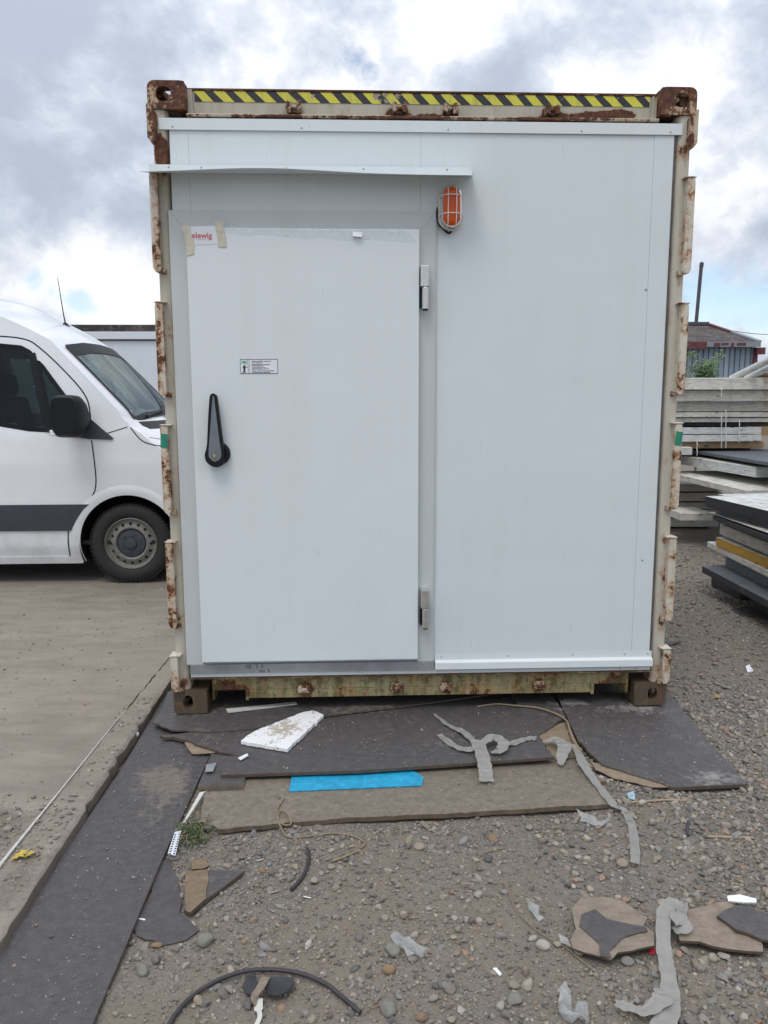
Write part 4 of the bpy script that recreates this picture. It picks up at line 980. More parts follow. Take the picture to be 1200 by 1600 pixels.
mb = MB(); xs_ = P(1104, 540, 19.75).x; mb.box(xl-.1, xs_, 19.73, 19.776, er.z-.19, er.z+.015, 0); mb.box(xs_+.002, er.x+.02, 19.72, 19.772, er.z-.14, er.z+.01, 1)
for a_, b_, c_ in ((.22, .40, .09), (.44, .66, .05), (.74, .83, .10), (.92, 1.2, .06)): mb.box(xs_+a_, xs_+b_, 19.70, 19.715, er.z-.03-c_, er.z-.02, 0)
mb.box(xr-.08, xr+.05, 19.95, 19.998, 1.6, er.z-.2, 0); mb.box(xr-.06, xr+.2, 19.8, 20.05, er.z-.35, er.z-.15, 0)
mb.build('eaves_board', [M_MAROON, M_GREYFL], S0)
mb = MB(); d = Vector((rt.x-er.x, 3.2, rt.z-er.z)); a = Vector((er.x, 19.78, er.z+.03))
mb.obox(a+d*.25, d*.25, (.07, 0, 0), (0, 0, .03), 0); mb.obox(a+d*.75, d*.248, (.06, 0, 0), (0, 0, .03), 1)
mb.build('verge_flashing', [M_GREYFL, M_MAROON], S0)
mb = MB(); p0, p1 = P(1087.5, 507, 23), P(1096, 413, 23); mb.tube([p0-Vector((0, 0, .3)), p0, p1], .06, 12); mb.lathe([(.07, 0), (.07, .12), (.03, .16)], p1-Vector((0, 0, .08)), (0.08, 0, 1), 12); mb.box(p0.x-.3, p0.x+.42, 22.9, 23.1, rt.z+.004, rt.z+.10)
mb.build('chimney_pipe', M_PIPE, S0, smooth=40)

mb = MB(); w0, w1 = P(1104, 509, 23), P(1260, 520, 30); mb.tube([w0.lerp(w1, u)+Vector((0, 0, -.35*4*u*(1-u)*.5)) for u in np.linspace(0, 1, 14)], .012, 5)
tag(mb.build('overhead_wire', M_PIPE), 'thin overhead wire running right from the shed ridge', 'wire')
O0 = empty('brick_house', (17, 30, 0), 'old building with a brown roof half hidden past the right end of the shed', 'house')
h0 = P(1187, 572, 30)
mb = MB(); mb.box(h0.x-.2, h0.x+8, 30.3, 37, -.06, h0.z-.25); mb.build('wall', M_BEAM, O0)
mb = MB(); ridge = h0.z+.38
mb.prism([(h0.x-.6, 30, h0.z-.3), (h0.x-.6, 33.6, ridge), (h0.x-.6, 37.3, h0.z-.3), (h0.x-.6, 37.3, h0.z-.4), (h0.x-.6, 30, h0.z-.4)], (9, 0, 0)); mb.build('roof', M_RUSTROOF, O0)

# sapling in front of the shed
TX, TY = P(1094, 585, 9.0).x, 9.0
T0 = empty('young_tree', (TX, TY, -.06), 'leafy green sapling standing between the shed and the white panel stack', 'tree')
rt_ = random.Random(21); mb = MB(); mbL = MB(); tips = []
mb.tube([(TX, TY, -.06), (TX+.02, TY, .8), (TX-.01, TY+.02, 1.5), (TX+.02, TY, 2.15)], [.022, .018, .012, .005], 7)
for k in range(26):
    z = rt_.uniform(.9, 2.1); a = rt_.uniform(0, 6.28); L = rt_.uniform(.16, .36)*(1.25-.35*(z-.9)); p0 = Vector((TX, TY, z)); p1 = p0+Vector((math.cos(a)*L, math.sin(a)*L, L*.75))
    mb.tube([p0, p0.lerp(p1, .5)+Vector((0, 0, .02)), p1], [.006, .004, .002], 5)
    for q in range(70):
        c = p0.lerp(p1, rt_.uniform(.1, 1.08))+Vector((rt_.gauss(0, .055), rt_.gauss(0, .055), rt_.gauss(0, .05)))
        d = Vector((rt_.gauss(0, 1), rt_.gauss(0, 1), rt_.gauss(-.2, .6))).normalized(); s2 = d.orthogonal().normalized(); l = rt_.uniform(.045, .085); w = l*.42
        mbL.add([c-d*l*.5, c+s2*w*.6, c+d*l*.6, c-s2*w*.6], [(0, 1, 2, 3)])
mb.build('trunk', M_BARK, T0, smooth=60); mbL.build('crown', M_TREELEAF, T0)

# stacks of used panels
def slab_px(name, pL, pR, zt, th, depth, m, label, grp, cat='panel', ext=0.0, extL=0.0, mtop=None, bev=.004):
    zt = P(*pL, zt).z if zt > 2 else P(1119, 839, 2.4).z-.078 if zt < 0 else zt; a, b = G(*pL, zt), G(*pR, zt); d = (b-a); L = d.length; d.normalize(); nrm = Vector((-d.y, d.x, 0))
    if (nrm.x if abs(d.y) > abs(d.x) else nrm.y) < 0: nrm = -nrm
    a = a-d*extL; b = b+d*ext
    mb = MB(); c = (a+b)/2+nrm*depth/2+Vector((0, 0, -th/2)); mb.obox(c, (b-a)/2, nrm*depth/2, (0, 0, th/2))
    mats = [m]
    if mtop: mats = [m, mtop]; mb.mi[1] = 1
    base = Vector((c.x, c.y, zt-th)); ob = mb.build(name, mats, None, bevel=bev, org=base)
    return tag(ob, label, cat, grp)
def slab_Y(name, x0, x1, y, yaw, pz0, pz1, depth, m, label, grp, cat='panel', Yref=5.0):
    z1, z0 = P(1100, pz0, Yref).z, P(1100, pz1, Yref).z
    d = Vector((math.cos(R(yaw)), math.sin(R(yaw)), 0)); nrm = Vector((-d.y, d.x, 0)); a = Vector((x0, y, 0)); L = x1-x0
    c = a+d*L/2+nrm*depth/2+Vector((0, 0, (z0+z1)/2)); mb = MB(); mb.obox(c, d*L/2, nrm*depth/2, (0, 0, (z1-z0)/2-.0015))
    ob = mb.build(name, m, None, bevel=.004, org=(c.x, c.y, z0)); return tag(ob, label, cat, grp)
GS1 = 'used white panels in the tall stack'
tall = [(590, 608, .02, M_PE1, 'chipped white panel on top of the tall stack, rust stain at its edge'), (610, 626, -.03, M_PE2, 'second panel from the top of the tall stack, greyish edge'),
        (627.5, 643, .0, M_PE2, 'third panel from the top of the tall stack'), (644, 652, -.02, M_PE1, 'fourth panel from the top of the tall stack, thin'), (653, 660, .03, M_PE1, 'fifth panel down the tall stack, lying on the dark gap'),
        (668, 678.5, -.01, M_PE3, 'upper of two short white panels above the tan timber'), (679.5, 689, .0, M_PE3, 'lower of two short white panels, lying on the tan timber')]
for i, (pa, pb, dy, m, lab) in enumerate(tall): slab_Y('sandwich_panel', 2.75, 5.9 if i < 5 else P(1190, 675, 5).x, 5.0+dy, .6 if i % 2 else -.4, pa, pb, 1.1, m, lab, GS1)
slab_Y('dark_gap_filler', 2.9, 5.6, 5.12, 0, 661, 667, .9, M_PEB, 'black filler for the shaded gap between white panels of the tall stack', GS1, 'board')  # black filler: its colour stands for the shade in the gap between panels
slab_Y('timber_beam', 2.9, P(1196, 693, 5).x, 5.03, 0, 690, 701, .9, M_BEAM, 'tan timber lying under the two short white panels', None, 'beam')
low = [(756, 768), (770, 783), (785, 795), (797, 808), (810, 823)]
for i, (pa, pb) in enumerate(low):
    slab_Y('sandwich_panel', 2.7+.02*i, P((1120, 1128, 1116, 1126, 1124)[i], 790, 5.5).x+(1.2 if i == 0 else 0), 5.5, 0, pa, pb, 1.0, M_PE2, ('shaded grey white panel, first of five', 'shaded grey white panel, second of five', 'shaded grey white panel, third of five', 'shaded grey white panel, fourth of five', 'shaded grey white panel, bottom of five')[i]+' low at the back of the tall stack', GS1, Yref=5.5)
for i, (x, pb) in enumerate(((3.1, 824), (3.9, 824))): slab_Y('timber_block', x, x+.14, 5.6, 0, 823.5, 834, .8, M_PEB, ('left', 'right')[i]+' dark bearer under the lowest panel of the tall stack', 'bearers under the tall stack', 'block', Yref=5.5)
for i, (x, w) in enumerate(((4.35, .12), (3.0, .1))): slab_Y('support_post', x+.6*i*0, x+w, 5.3, 0, 702, 755.5, .5, M_PE2, ('short upright block carrying the right half of the tall stack', 'short upright block carrying the tall stack beside the container')[i], 'uprights in the tall stack', 'block')
slab_px('grey_board', (1062, 700), (1200, 722), 0.93, .035, .9, M_PEG, 'slate grey sheet lying askew below the tan timber', None, 'sheet', ext=.5, extL=.3, mtop=M_PEG)
slab_px('white_block', (1056, 699), (1082, 699), 0.985, .085, .3, M_PE3, 'short white panel end poking out by the container post', GS1, extL=.4)
slab_px('sandwich_panel', (1062, 712), (1181, 730), 0.86, .10, 1.3, M_PE3, 'thick white panel lying askew across the tall stack, corner toward the camera', GS1, extL=.4, mtop=M_PE1)
slab_px('sandwich_panel', (1058, 741), (1165, 766), 0.68, .06, 1.6, M_PE1, 'wide white panel lying askew below the thick white one', GS1, extL=.4)
slab_px('white_block', (1050, 797), (1064, 802), 0.30, .08, .35, M_PE1, 'white offcut on the gravel side of the tall stack by the container', GS1, extL=.25)
GS2 = 'dark edged panels in the near stack'
near_ = [((1102, 775), (1200, 798), 2.4, .085, .55, M_PEB, M_PE3, 'black edged panel on top of the near stack, white upper face'),
         ((1118, 793), (1200, 815), 2.4, .055, .5, M_PEG, M_PEG, 'slate grey panel second from the top of the near stack'),
         ((1115, 805), (1200, 838), 2.4, .04, .6, M_PEB, M_PEB, 'thin black panel above the pale grey one in the near stack'),
         ((1125, 818), (1200, 848), 2.4, .085, .5, M_PE2, M_PE2, 'pale grey panel lying above the ochre one'),
         ((1119, 839), (1200, 872), 2.4, .075, .55, M_PEY, M_PE3, 'ochre yellow foam panel in the near stack'),
         ((1105, 846), (1200, 892), -1, .045, .6, M_PE1, M_PE3, 'dirty white panel sticking out under the ochre one'),
         ((1134, 866), (1200, 898), 2.4, .10, .45, M_PEG, M_PEG, 'grey block panel second from the bottom of the near stack'),
         ((1097, 884), (1200, 938), 2.4, .055, .8, M_PEB, M_PEG, 'black edged bottom panel of the near stack, grey upper face')]
for (a, b, zt, th, dp, m, mt, lab) in near_: slab_px('sandwich_panel', a, b, zt, th, dp, m, lab, GS2, ext=.9, mtop=mt)
for a_, b_, z_, th_, dp_, m_, mt_, lab_ in (((1122, 772), (1200, 789), P(1122, 772, 2.5).z, .006, .5, M_PE3, M_PE3, 'thin white sheet lying loose on top of the near stack'), ((1108, 800), (1200, 832), P(1108, 800, 2.45).z, .006, .4, M_PE3, M_PE1, 'thin white skin slipping out above the thin black panel of the near stack'), ((1128, 834), (1200, 864), P(1128, 834, 2.42).z, .006, .4, M_PE1, M_PE1, 'thin cream skin poking out just above the ochre panel')):
    slab_px('thin_sheet', a_, b_, z_, th_, dp_, m_, lab_, GS2, 'sheet', ext=.9, mtop=mt_)
for x0_, y0_, pz_, yw_, lab_ in ((2.8, 4.93, 609.2, .5, 'thin sheet edge sticking out under the top panel of the tall stack'), (3.0, 4.94, 626.8, -.8, 'thin sheet edge sticking out under the second panel of the tall stack'), (2.8, 4.95, 689.6, .9, 'thin sheet lying on the tan timber of the tall stack')):
    slab_Y('thin_sheet', x0_, 5.8 if pz_ < 650 else P(1175, 690, 5).x, y0_, yw_, pz_-.9, pz_+.2, .9, M_PE3, lab_, GS1, 'sheet')
for i, u in enumerate((.25, .95)):
    zb = P(1097, 884, 2.4).z; a = G(1097, 884, zb).lerp(G(1200, 938, zb), u); mb = MB(); mb.obox((a.x+.3, a.y+.3, (zb-.056)/2-.032), (.07, 0, 0), (0, .25, 0), (0, 0, (zb-.056)/2+.03)); tag(mb.build('timber_block', M_PEB, None, org=(a.x+.25, a.y+.35, -.06)), ('first', 'second')[i]+' dark bearer under the near stack', 'block', 'bearers under the near stack')
for i, (pa, pb, r) in enumerate((((1143, 592), (1215, 556), .04), ((1166, 592), (1230, 560), .035))):
    mb = MB(); a, b = P(*pa, 5.3), P(*pb, 4.6); mb.tube([a, b], r, 10); tag(mb.build('white_pipe', M_PE3, smooth=50), ('upper', 'lower')[i]+' of two white pipes leaning on top of the tall stack', 'pipe', 'pipes on the tall stack')
for i, (px, py0, py1) in enumerate(((1127, 607, 622), (1127, 645, 700), (1134, 640, 700), (1155, 655, 692), (1089, 690, 712))):
    mb = MB(); mb.tube(spline([P(px+(.5 if k % 2 else 0), py0+(py1-py0)*k/4, 4.94-.01*(k % 2)) for k in range(5)], 4), .006, 5); tag(mb.build('packing_string', M_STRING, smooth=60), ('short loose end of white string at the top of the tall stack', 'left of two white strings tied round the tall stack', 'right of two white strings tied round the tall stack', 'white string round the right part of the tall stack', 'white string hanging over the tan timber')[i], 'string', 'strings round the tall stack')

# ================================================================== SHEETS AND SCRAPS ON THE GROUND
BOARDS = []      # outlines kept free of pebbles
def board(name, pix, thick, mats, label, cat, group=None, torn=None, amp=.004, step=.03, warp=.003, seed=1, keep=True, spacing=.12, fn=None):
    """pix: (px, py, z) corners of the top face"""
    w = [G(a, b, z) for a, b, z in pix]; A = np.array([[p.x, p.y, 1] for p in w]); zc = np.array([p.z for p in w])
    co = np.linalg.lstsq(A, zc, rcond=None)[0]; rs = random.Random(seed); ph = rs.uniform(0, 6)
    top = lambda x, y: co[0]*x+co[1]*y+co[2]+warp*math.sin(5*x+ph)*math.cos(4*y+ph)
    poly = jag([(p.x, p.y) for p in w], step, amp, seed, torn)
    mb = MB(); mb.sheet([tuple(p) for p in poly], lambda x, y, k: (x, y, top(x, y)-thick*k), thick, spacing, 0, 1 if len(mats) > 1 else None)
    cx, cy = float(A[:, 0].mean()), float(A[:, 1].mean()); ob = mb.build(name, mats, None, org=(cx, cy, float(zc.min())-thick))
    if keep: BOARDS.append([tuple(p) for p in poly])
    tag(ob, label, cat, group); return top
GB = 'film faced plywood sheets by the container'
tA = board('plywood_sheet', [(258, 1085, -.036), (345, 1150, -.036), (327, 1182, -.036), (250, 1350, -.036), (200, 1470, -.036), (143, 1603, -.036), (100, 1720, -.036), (-160, 1720, -.036), (-2, 1484, -.036), (95, 1340, -.036), (188, 1205, -.036)], .016, [M_PLYW, M_PLYEDGE], 'long dark plywood sheet laid along the concrete kerb as a walkway', 'plywood', GB, [0, 5], .003, seed=2)
tE = board('plywood_sheet', [(322, 1228, -.030), (350, 1205, -.030), (600, 1180, -.030), (870, 1165, -.030), (903, 1186, -.030), (955, 1257, -.030), (720, 1269, -.030), (560, 1277, -.030), (480, 1284, -.030), (342, 1296, -.030), (312, 1281, -.030)], .018, [M_CHIP, M_CHIPE], 'dusty tan board with a rotten left edge lying under the blue strip', 'board', GB, [0, 5, 6, 7, 8, 9, 10], .0018, seed=4)
tI = board('plywood_scrap', [(835, 1142, -.020), (882, 1128, -.020), (896, 1162, -.022), (901, 1182, -.024), (868, 1186, -.024)], .010, [M_TANPLY, M_PLYEDGE], 'tan plywood scrap in the gap between the two big dark sheets', 'plywood', GB, None, .003, seed=6)
tH = board('plywood_scrap', [(800, 1085, -.004), (862, 1085, -.004), (884, 1120, -.010), (852, 1142, -.014), (838, 1150, -.014), (822, 1132, -.012)], .012, [M_PLYG, M_PLYEDGE], 'grey splintered plywood scrap under the container sill beside the right sheet', 'plywood', GB, None, .004, seed=7)
tD = board('plywood_scrap', [(330, 1178, -.014), (380, 1184, -.014), (385, 1206, -.016), (381, 1226, -.016), (309, 1229, -.016)], .014, [M_PLY, M_BROWNPLY], 'small dark plywood offcut beneath the left end of the front sheet', 'plywood', GB, [0, 1, 2], .003, seed=8)
tD2 = board('plywood_scrap', [(318, 1219, -.026), (372, 1222, -.026), (383, 1233, -.026), (324, 1236, -.026)], .007, [M_PLYW, M_BROWNPLY], 'thin dark sliver of plywood under the small offcut', 'plywood', GB, None, .002, seed=9)
tC = board('plywood_sheet', [(250, 1151, -.020), (300, 1145, -.018), (480, 1090, -.017), (802, 1090, -.016), (826, 1132, -.010), (846, 1158, -.004), (867, 1183, .002), (700, 1194, .003), (560, 1203, .003), (455, 1206, .002), (345, 1210, .000), (352, 1193, -.004), (372, 1180, -.007), (342, 1175, -.010), (322, 1168, -.012), (292, 1158, -.018)], .013, [M_PLY, M_PLYEDGE], 'big dark plywood sheet in front of the door with white straps on it', 'plywood', GB, [3, 4, 5, 10, 11, 12, 13, 14, 15], .004, warp=.001, seed=5)
tC2 = board('plywood_layer', [(286, 1156, -.024), (312, 1160, -.022), (322, 1168, -.02), (345, 1176, -.018), (300, 1178, -.028), (292, 1168, -.028)], .004, [M_TANPLY, M_PLYEDGE], 'peeled tan veneer curling from the left tip of the front sheet', 'veneer', None, None, .002, seed=10)
tB = board('plywood_sheet', [(262, 1080, -.003), (800, 1080, -.003), (640, 1102, -.003), (480, 1122, -.004), (396, 1138, -.005), (330, 1143, -.006), (268, 1141, -.008), (238, 1130, -.010), (254, 1108, -.005)], .007, [M_PLY, M_PLYEDGE], 'dark plywood sheet jutting out from under the left container corner', 'plywood', GB, [2, 3, 4, 5, 6, 7], .003, warp=.0, seed=11)
tG = board('plywood_sheet', [(868, 1082, -.004), (1046, 1082, -.004), (1064, 1106, -.008), (1108, 1158, -.018), (1168, 1226, -.032), (1052, 1231, -.030), (940, 1194, -.022), (904, 1158, -.014)], .014, [M_PLYG, M_PLYEDGE], 'dark plywood sheet with chalky stains in front of the right container corner', 'plywood', GB, [5, 6], .003, warp=.001, seed=12)
tG2 = board('plywood_layer', [(922, 1188, -.023), (1018, 1208, -.027), (1048, 1229, -.030), (1020, 1230, -.034), (960, 1216, -.034), (930, 1203, -.034)], .004, [M_TANPLY, M_PLYEDGE], 'peeled tan veneer along the torn front edge of the right sheet', 'veneer', None, None, .003, seed=13)
board('blue_strip', [(456, 1211, -.024), (632, 1196, -.022), (662, 1214, -.023), (659, 1227, -.024), (452, 1236, -.025)], .004, [M_BLUE], 'bright blue plastic strip sticking out under the front sheet', 'plastic strip', None, None, .0004, warp=.001, seed=14)
cz_ = .004
mbw = [(488, 1107), (496, 1109), (506, 1114), (449, 1171), (376, 1157), (397, 1142), (404, 1138), (470, 1111)]
w = [G(a, b, .012) for a, b in mbw]; mb = MB()
mb.sheet([tuple(p) for p in jag([(p.x, p.y) for p in w], .02, .0022, 3)], lambda x, y, k: (x, y, tC(x, y)+.003+(.019 if not k else 0)*(1+.05*math.sin(30*x))), .02, .05)
tag(mb.build('foam_offcut', M_FOAM, None, org=(w[0].x, w[0].y, 0), bevel=.003), 'white polystyrene offcut with mud marks lying on the front sheet', 'foam')
board('plywood_scrap', [(290, 1362, -.040), (316, 1361, -.038), (382, 1362, -.036), (360, 1378, -.034), (318, 1408, -.032), (297, 1428, -.036), (288, 1424, -.038)], .012, [M_PLY, M_PLYEDGE], 'triangular plywood scrap, half dark half peeled brown, on the gravel', 'plywood', None, None, .002, seed=15)
tq = board('plywood_layer', [(289.5, 1362, -.0385), (324, 1360, -.0365), (326, 1378, -.034), (322, 1392, -.0325), (322, 1404, -.031), (297, 1427, -.0345), (289, 1423, -.0365)], .0035, [M_BROWNPLY, M_PLYEDGE], 'peeled brown layer on the triangular plywood scrap', 'veneer', None, [1, 2, 3], .002, seed=16)
board('brown_scrap', [(298, 1345, -.045), (320, 1342, -.044), (327, 1352, -.044), (318, 1357, -.044), (300, 1358, -.045)], .008, [M_BROWNPLY, M_PLYEDGE], 'small brown chip just above the triangular plywood scrap', 'chip', None, None, .002, seed=17)
board('rubber_mat', [(252, 1345, -.047), (266, 1342, -.046), (278, 1372, -.045), (281, 1400, -.045), (280, 1425, -.045), (296, 1438, -.044), (311, 1453, -.044), (292, 1468, -.046), (252, 1478, -.047), (214, 1462, -.048), (208, 1444, -.048), (225, 1415, -.047)], .006, [M_PLYW, M_PLYEDGE], 'thin dark curved sheet scrap half buried beside the long walkway sheet', 'sheet scrap', None, None, .004, seed=18)
tR = board('plywood_scrap', [(893, 1420, -.042), (908, 1403, -.040), (940, 1400, -.036), (968, 1405, -.034), (1012, 1434, -.034), (1006, 1445, -.034), (1022, 1456, -.034), (1022, 1478, -.036), (965, 1488, -.036), (955, 1499, -.036), (895, 1482, -.040), (891, 1470, -.042), (900, 1452, -.041)], .006, [M_CARD, M_PLYEDGE], 'torn tan plywood scrap with a dark patch in its middle', 'plywood', None, None, .003, seed=19)
board('plywood_layer', [(908, 1430, -.0395), (930, 1421, -.037), (948, 1436, -.0345), (1008, 1448, -.0325), (1012, 1456, -.0325), (970, 1468, -.0335), (952, 1486, -.034), (956, 1497, -.034), (938, 1494, -.035), (936, 1474, -.035), (915, 1456, -.037), (905, 1448, -.039)], .002, [M_PLY, M_PLYEDGE], 'dark film patch left on the torn tan scrap', 'veneer', None, None, .003, seed=20, keep=False)
board('card_scrap', [(1058, 1455, -.040), (1072, 1424, -.036), (1138, 1408, -.030), (1168, 1430, -.030), (1192, 1478, -.036), (1192, 1487, -.036), (1140, 1482, -.036), (1094, 1471, -.038), (1062, 1470, -.040)], .008, [M_CARD, M_PLYEDGE], 'rounded tan card scrap at the right beside the long strap', 'card', None, None, .003, seed=22)
board('plywood_scrap', [(1120, 1432, -.026), (1134, 1421, -.022), (1150, 1413, -.020), (1260, 1440, -.018), (1260, 1485, -.020), (1190, 1466, -.020), (1150, 1452, -.022)], .008, [M_PLYG, M_PLYEDGE], 'grey weathered plywood scrap overlapping the tan card at the frame edge', 'plywood', None, None, .004, seed=23)
board('white_shard', [(1136, 1400, -.024), (1156, 1397, -.020), (1182, 1404, -.020), (1182, 1410, -.022), (1160, 1409, -.022), (1138, 1407, -.024)], .004, [M_PAPER], 'curved white shard on the gravel behind the tan card', 'shard', None, None, .001, seed=24)
board('plywood_scrap', [(1141, 951, -.040), (1168, 947, -.04), (1260, 948, -.04), (1260, 970, -.04), (1152, 962, -.04)], .012, [M_PLYW, M_PLYEDGE], 'dark plywood piece lying on gravel in front of the near stack', 'plywood', None, None, .004, seed=25)
board('plywood_scrap', [(1020, 1000, -.035), (1064, 1002, -.040), (1038, 1010, -.04), (1020, 1016, -.04)], .010, [M_PLYW, M_PLYEDGE], 'pointed dark plywood tip jutting out behind the right container edge', 'plywood', None, None, .003, seed=26)
board('rubber_strip', [(590, 1093, -.012), (655, 1093, -.012), (654, 1101, -.011), (628, 1102, -.011), (600, 1096, -.012)], .006, [M_RUBBER], 'black rubber strip under the middle of the container sill', 'rubber', None, None, .002, seed=27, keep=False)
board('white_lath', [(353, 1108, .004), (462, 1096, .004), (464, 1099, .004), (356, 1113, .004)], .006, [M_STRING], 'thin white lath lying near the left fork pocket', 'lath', None, None, .0004, seed=28, keep=False)
board('white_profile', [(284, 1287, -.022), (312, 1237, -.018), (320, 1235, -.018), (290, 1282, -.022)], .006, [M_STRING], 'narrow white trim profile at the edge of the walkway sheet', 'trim', None, None, .0003, seed=29, keep=False)
tRu = board('perforated_strip', [(262, 1333, -.026), (273, 1299, -.022), (283, 1297, -.022), (274, 1336, -.026)], .003, [M_RULER], 'short white perforated strip stuck under the walkway sheet edge', 'strip', None, None, .0002, seed=30, keep=False)
board('grey_tag', [(322, 1194, -.0), (338, 1191, .0), (333, 1204, -.0), (321, 1205, .0)], .002, [M_ALU], 'small silvery plate on the dark offcut', 'plate', None, None, .0006, seed=31, keep=False)
for k in range(12):
    pass
mb = MB(); a, b = G(268, 1334, -.0215), G(278, 1298, -.0175)
for k in range(9):
    for s_ in (-1, 1): c = a.lerp(b, (k+.6)/9.6); mb.lathe([(.0035, 0), (.0035, .0006)], (c.x+s_*.0075, c.y, tRu(c.x, c.y)+.0002), (0, 0, 1), 8)
strip_ob = bpy.data.objects['perforated_strip']
mb.build('strip_hole', M_VOID, strip_ob)

# straps, ropes, cables
def onC(px, py, lift=.003):
    p = G(px, py, 0)
    for _ in range(3): p = G(px, py, tC(p.x, p.y)+lift)
    return p
GR = 'grey white fabric straps'
def strap(pts, width, label, side=None, up=(0, 0, 1), m=M_RIBBON, twist=0, grp=GR, cat='strap', seed=0, sag=.0):
    rs = random.Random(seed); sp_ = spline(pts, 9); sp_ = [p+Vector((0, 0, .0016*math.sin(i*1.3+seed))) for i, p in enumerate(sp_)]
    w = [ (width if not isinstance(width, (list, tuple)) else float(np.interp(i/(len(sp_)-1)*(len(width)-1), range(len(width)), width)))*(1+.05*math.sin(i*.9+seed)) for i in range(len(sp_))]
    # woven band: creased across and along, frayed at its edges
    n = len(sp_); upv = Vector(up); NV = 6; ph = [rs.uniform(0, 6) for _ in range(6)]; rows = []
    for i in range(n):
        tg = (sp_[min(i+1, n-1)]-sp_[max(i-1, 0)]).normalized(); sd_ = tg.cross(upv); sd_ = (sd_ if sd_.length > .2 else Vector((1, 0, 0))).normalized(); row = []
        fr = [rs.gauss(0, .0005), rs.gauss(0, .0005)]
        for j in range(NV+1):
            q = j/NV-.5; f = q*w[i]+(fr[0] if j == 0 else fr[1] if j == NV else 0)
            h = .0016*math.sin(q*9+ph[0]+i*.22)*math.sin(i*.3+ph[1])+.0007*math.sin(q*15+ph[2])*math.cos(i*.7+ph[3])+.0012*max(0, math.sin(i*.45+q*5+ph[4]))**4+(rs.uniform(0, .0012) if j in (0, NV) else 0)
            row.append(sp_[i]+sd_*f+Vector((0, 0, max(h, -.0008)+.0012))+tg*(rs.gauss(0, .003) if i in (0, n-1) else 0))
        rows.append(row)
    mb = MB(); mb.grid(lambda a_, b_: rows[round(a_*(n-1))][round(b_*NV)], n-1, NV); nb = len(mb.v); mb.grid(lambda a_, b_: rows[round(a_*(n-1))][NV-round(b_*NV)]-Vector((0, 0, .0009)), n-1, NV)
    tag(mb.build('fabric_strap', m, smooth=60), label, cat, grp)
strap([onC(678, 1116), onC(700, 1133, .006), onC(722, 1143, .012), onC(742, 1160, .008)], [.012, .03, .04, .03], 'narrow strap end running up toward the sill from the knot', seed=1)
strap([onC(686, 1148), onC(712, 1167, .006), onC(735, 1171, .012), onC(750, 1160, .016)], [.03, .036, .04, .03], 'short strap end left of the knot with a dark loop', seed=2)
strap([onC(744, 1157, .022), onC(752, 1175, .018), onC(757, 1195, .008), G(759, 1208, -.006), G(760, 1221, -.014)], .058, 'wide strap hanging over the front edge of the big sheet', seed=3)
strap([onC(752, 1163, .020), onC(770, 1152, .032), onC(786, 1160, .030), onC(782, 1172, .018), onC(768, 1176, .008)], [.03, .06, .05, .05, .03], 'crumpled strap loop at the centre of the knot', seed=4)
strap([onC(786, 1162, .012), onC(800, 1162, .006), onC(822, 1155, .004), onC(838, 1154, .006)], [.03, .036, .036, .034], 'strap end running right from the knot to the sheet edge', seed=5)
strap([G(848, 1160, -.006), G(868, 1156, .006), G(882, 1166, .012), G(878, 1180, .0), G(876, 1196, -.020)], [.012, .05, .06, .05, .02], 'twisted strap scrap on the tan scrap between the sheets', seed=6)
strap([G(897, 1163, -.004), G(912, 1195, -.006), G(935, 1228, -.024), G(958, 1256, -.024), G(975, 1268, -.045), G(987, 1290, -.046), G(992, 1325, -.047), G(992, 1350, -.047)], [.028, .04, .032, .034, .03, .03, .032, .03], 'long translucent strap trailing from the right sheet onto the gravel', m=M_WRAP2, seed=7)
strap([G(1064, 1424, -.02), G(1052, 1412, -.004), G(1040, 1422, -.012), G(1036, 1450, -.02), G(1038, 1490, -.040), G(1045, 1530, -.044), G(1046, 1570, -.044), G(1036, 1606, -.044), G(1020, 1650, -.044)], [.05, .05, .045, .04, .04, .042, .055, .06, .055], 'long grey strap across the tan scraps toward the lower edge', m=M_RIBBON, seed=8)
strap([G(962, 1568, -.044), G(985, 1575, -.042), G(1010, 1580, -.038), G(1035, 1560, -.036), G(1030, 1545, -.04)], [.03, .03, .03, .05, .03], 'short strap end lying left of the long grey strap at the lower edge', m=M_RIBBON, seed=9)
strap([G(1066, 1408, -.03), G(1060, 1430, -.008), G(1068, 1448, -.02), G(1052, 1455, -.03)], [.035, .05, .05, .03], 'folded strap loop beside the tan card scrap', seed=10)
def rope(pts, r, m, label, name='rope', cat='rope', grp=None, n=8, seg=7):
    mb = MB(); sp_ = spline(pts, n); mb.tube(sp_, r if not isinstance(r, (list, tuple)) else [float(np.interp(i/(len(sp_)-1), np.linspace(0, 1, len(r)), r)) for i in range(len(sp_))], seg); return tag(mb.build(name, m, smooth=60), label, cat, grp)
def gz_(px, py, dz=.006):
    p = G(px, py, -.05)
    for _ in range(3): p = G(px, py, float(gh(p.x, p.y))+dz)
    return p
rope([G(444, 1247, -.026), G(434, 1263, -.024), G(433, 1278, -.024), G(442, 1288, -.03), G(454, 1288, -.018), G(452, 1275, -.014), G(440, 1266, -.018), G(434, 1275, -.02), G(440, 1295, -.035), gz_(452, 1308), gz_(480, 1307), gz_(520, 1302), gz_(550, 1306), gz_(570, 1317), gz_(562, 1326)], .0032, M_ROPE, 'straw coloured rope looped over the front edge of the tan board')
rope([gz_(518, 1346), gz_(540, 1338), gz_(560, 1329)], .0045, M_ROPE, 'short frayed rope end on the gravel past the looped rope')
rope([gz_(481, 1326, .008), gz_(482, 1345, .008), gz_(474, 1368, .008), gz_(455, 1390, .008)], .0062, M_CABLE, 'short curved piece of dark cable on the gravel', 'cable', 'cable')
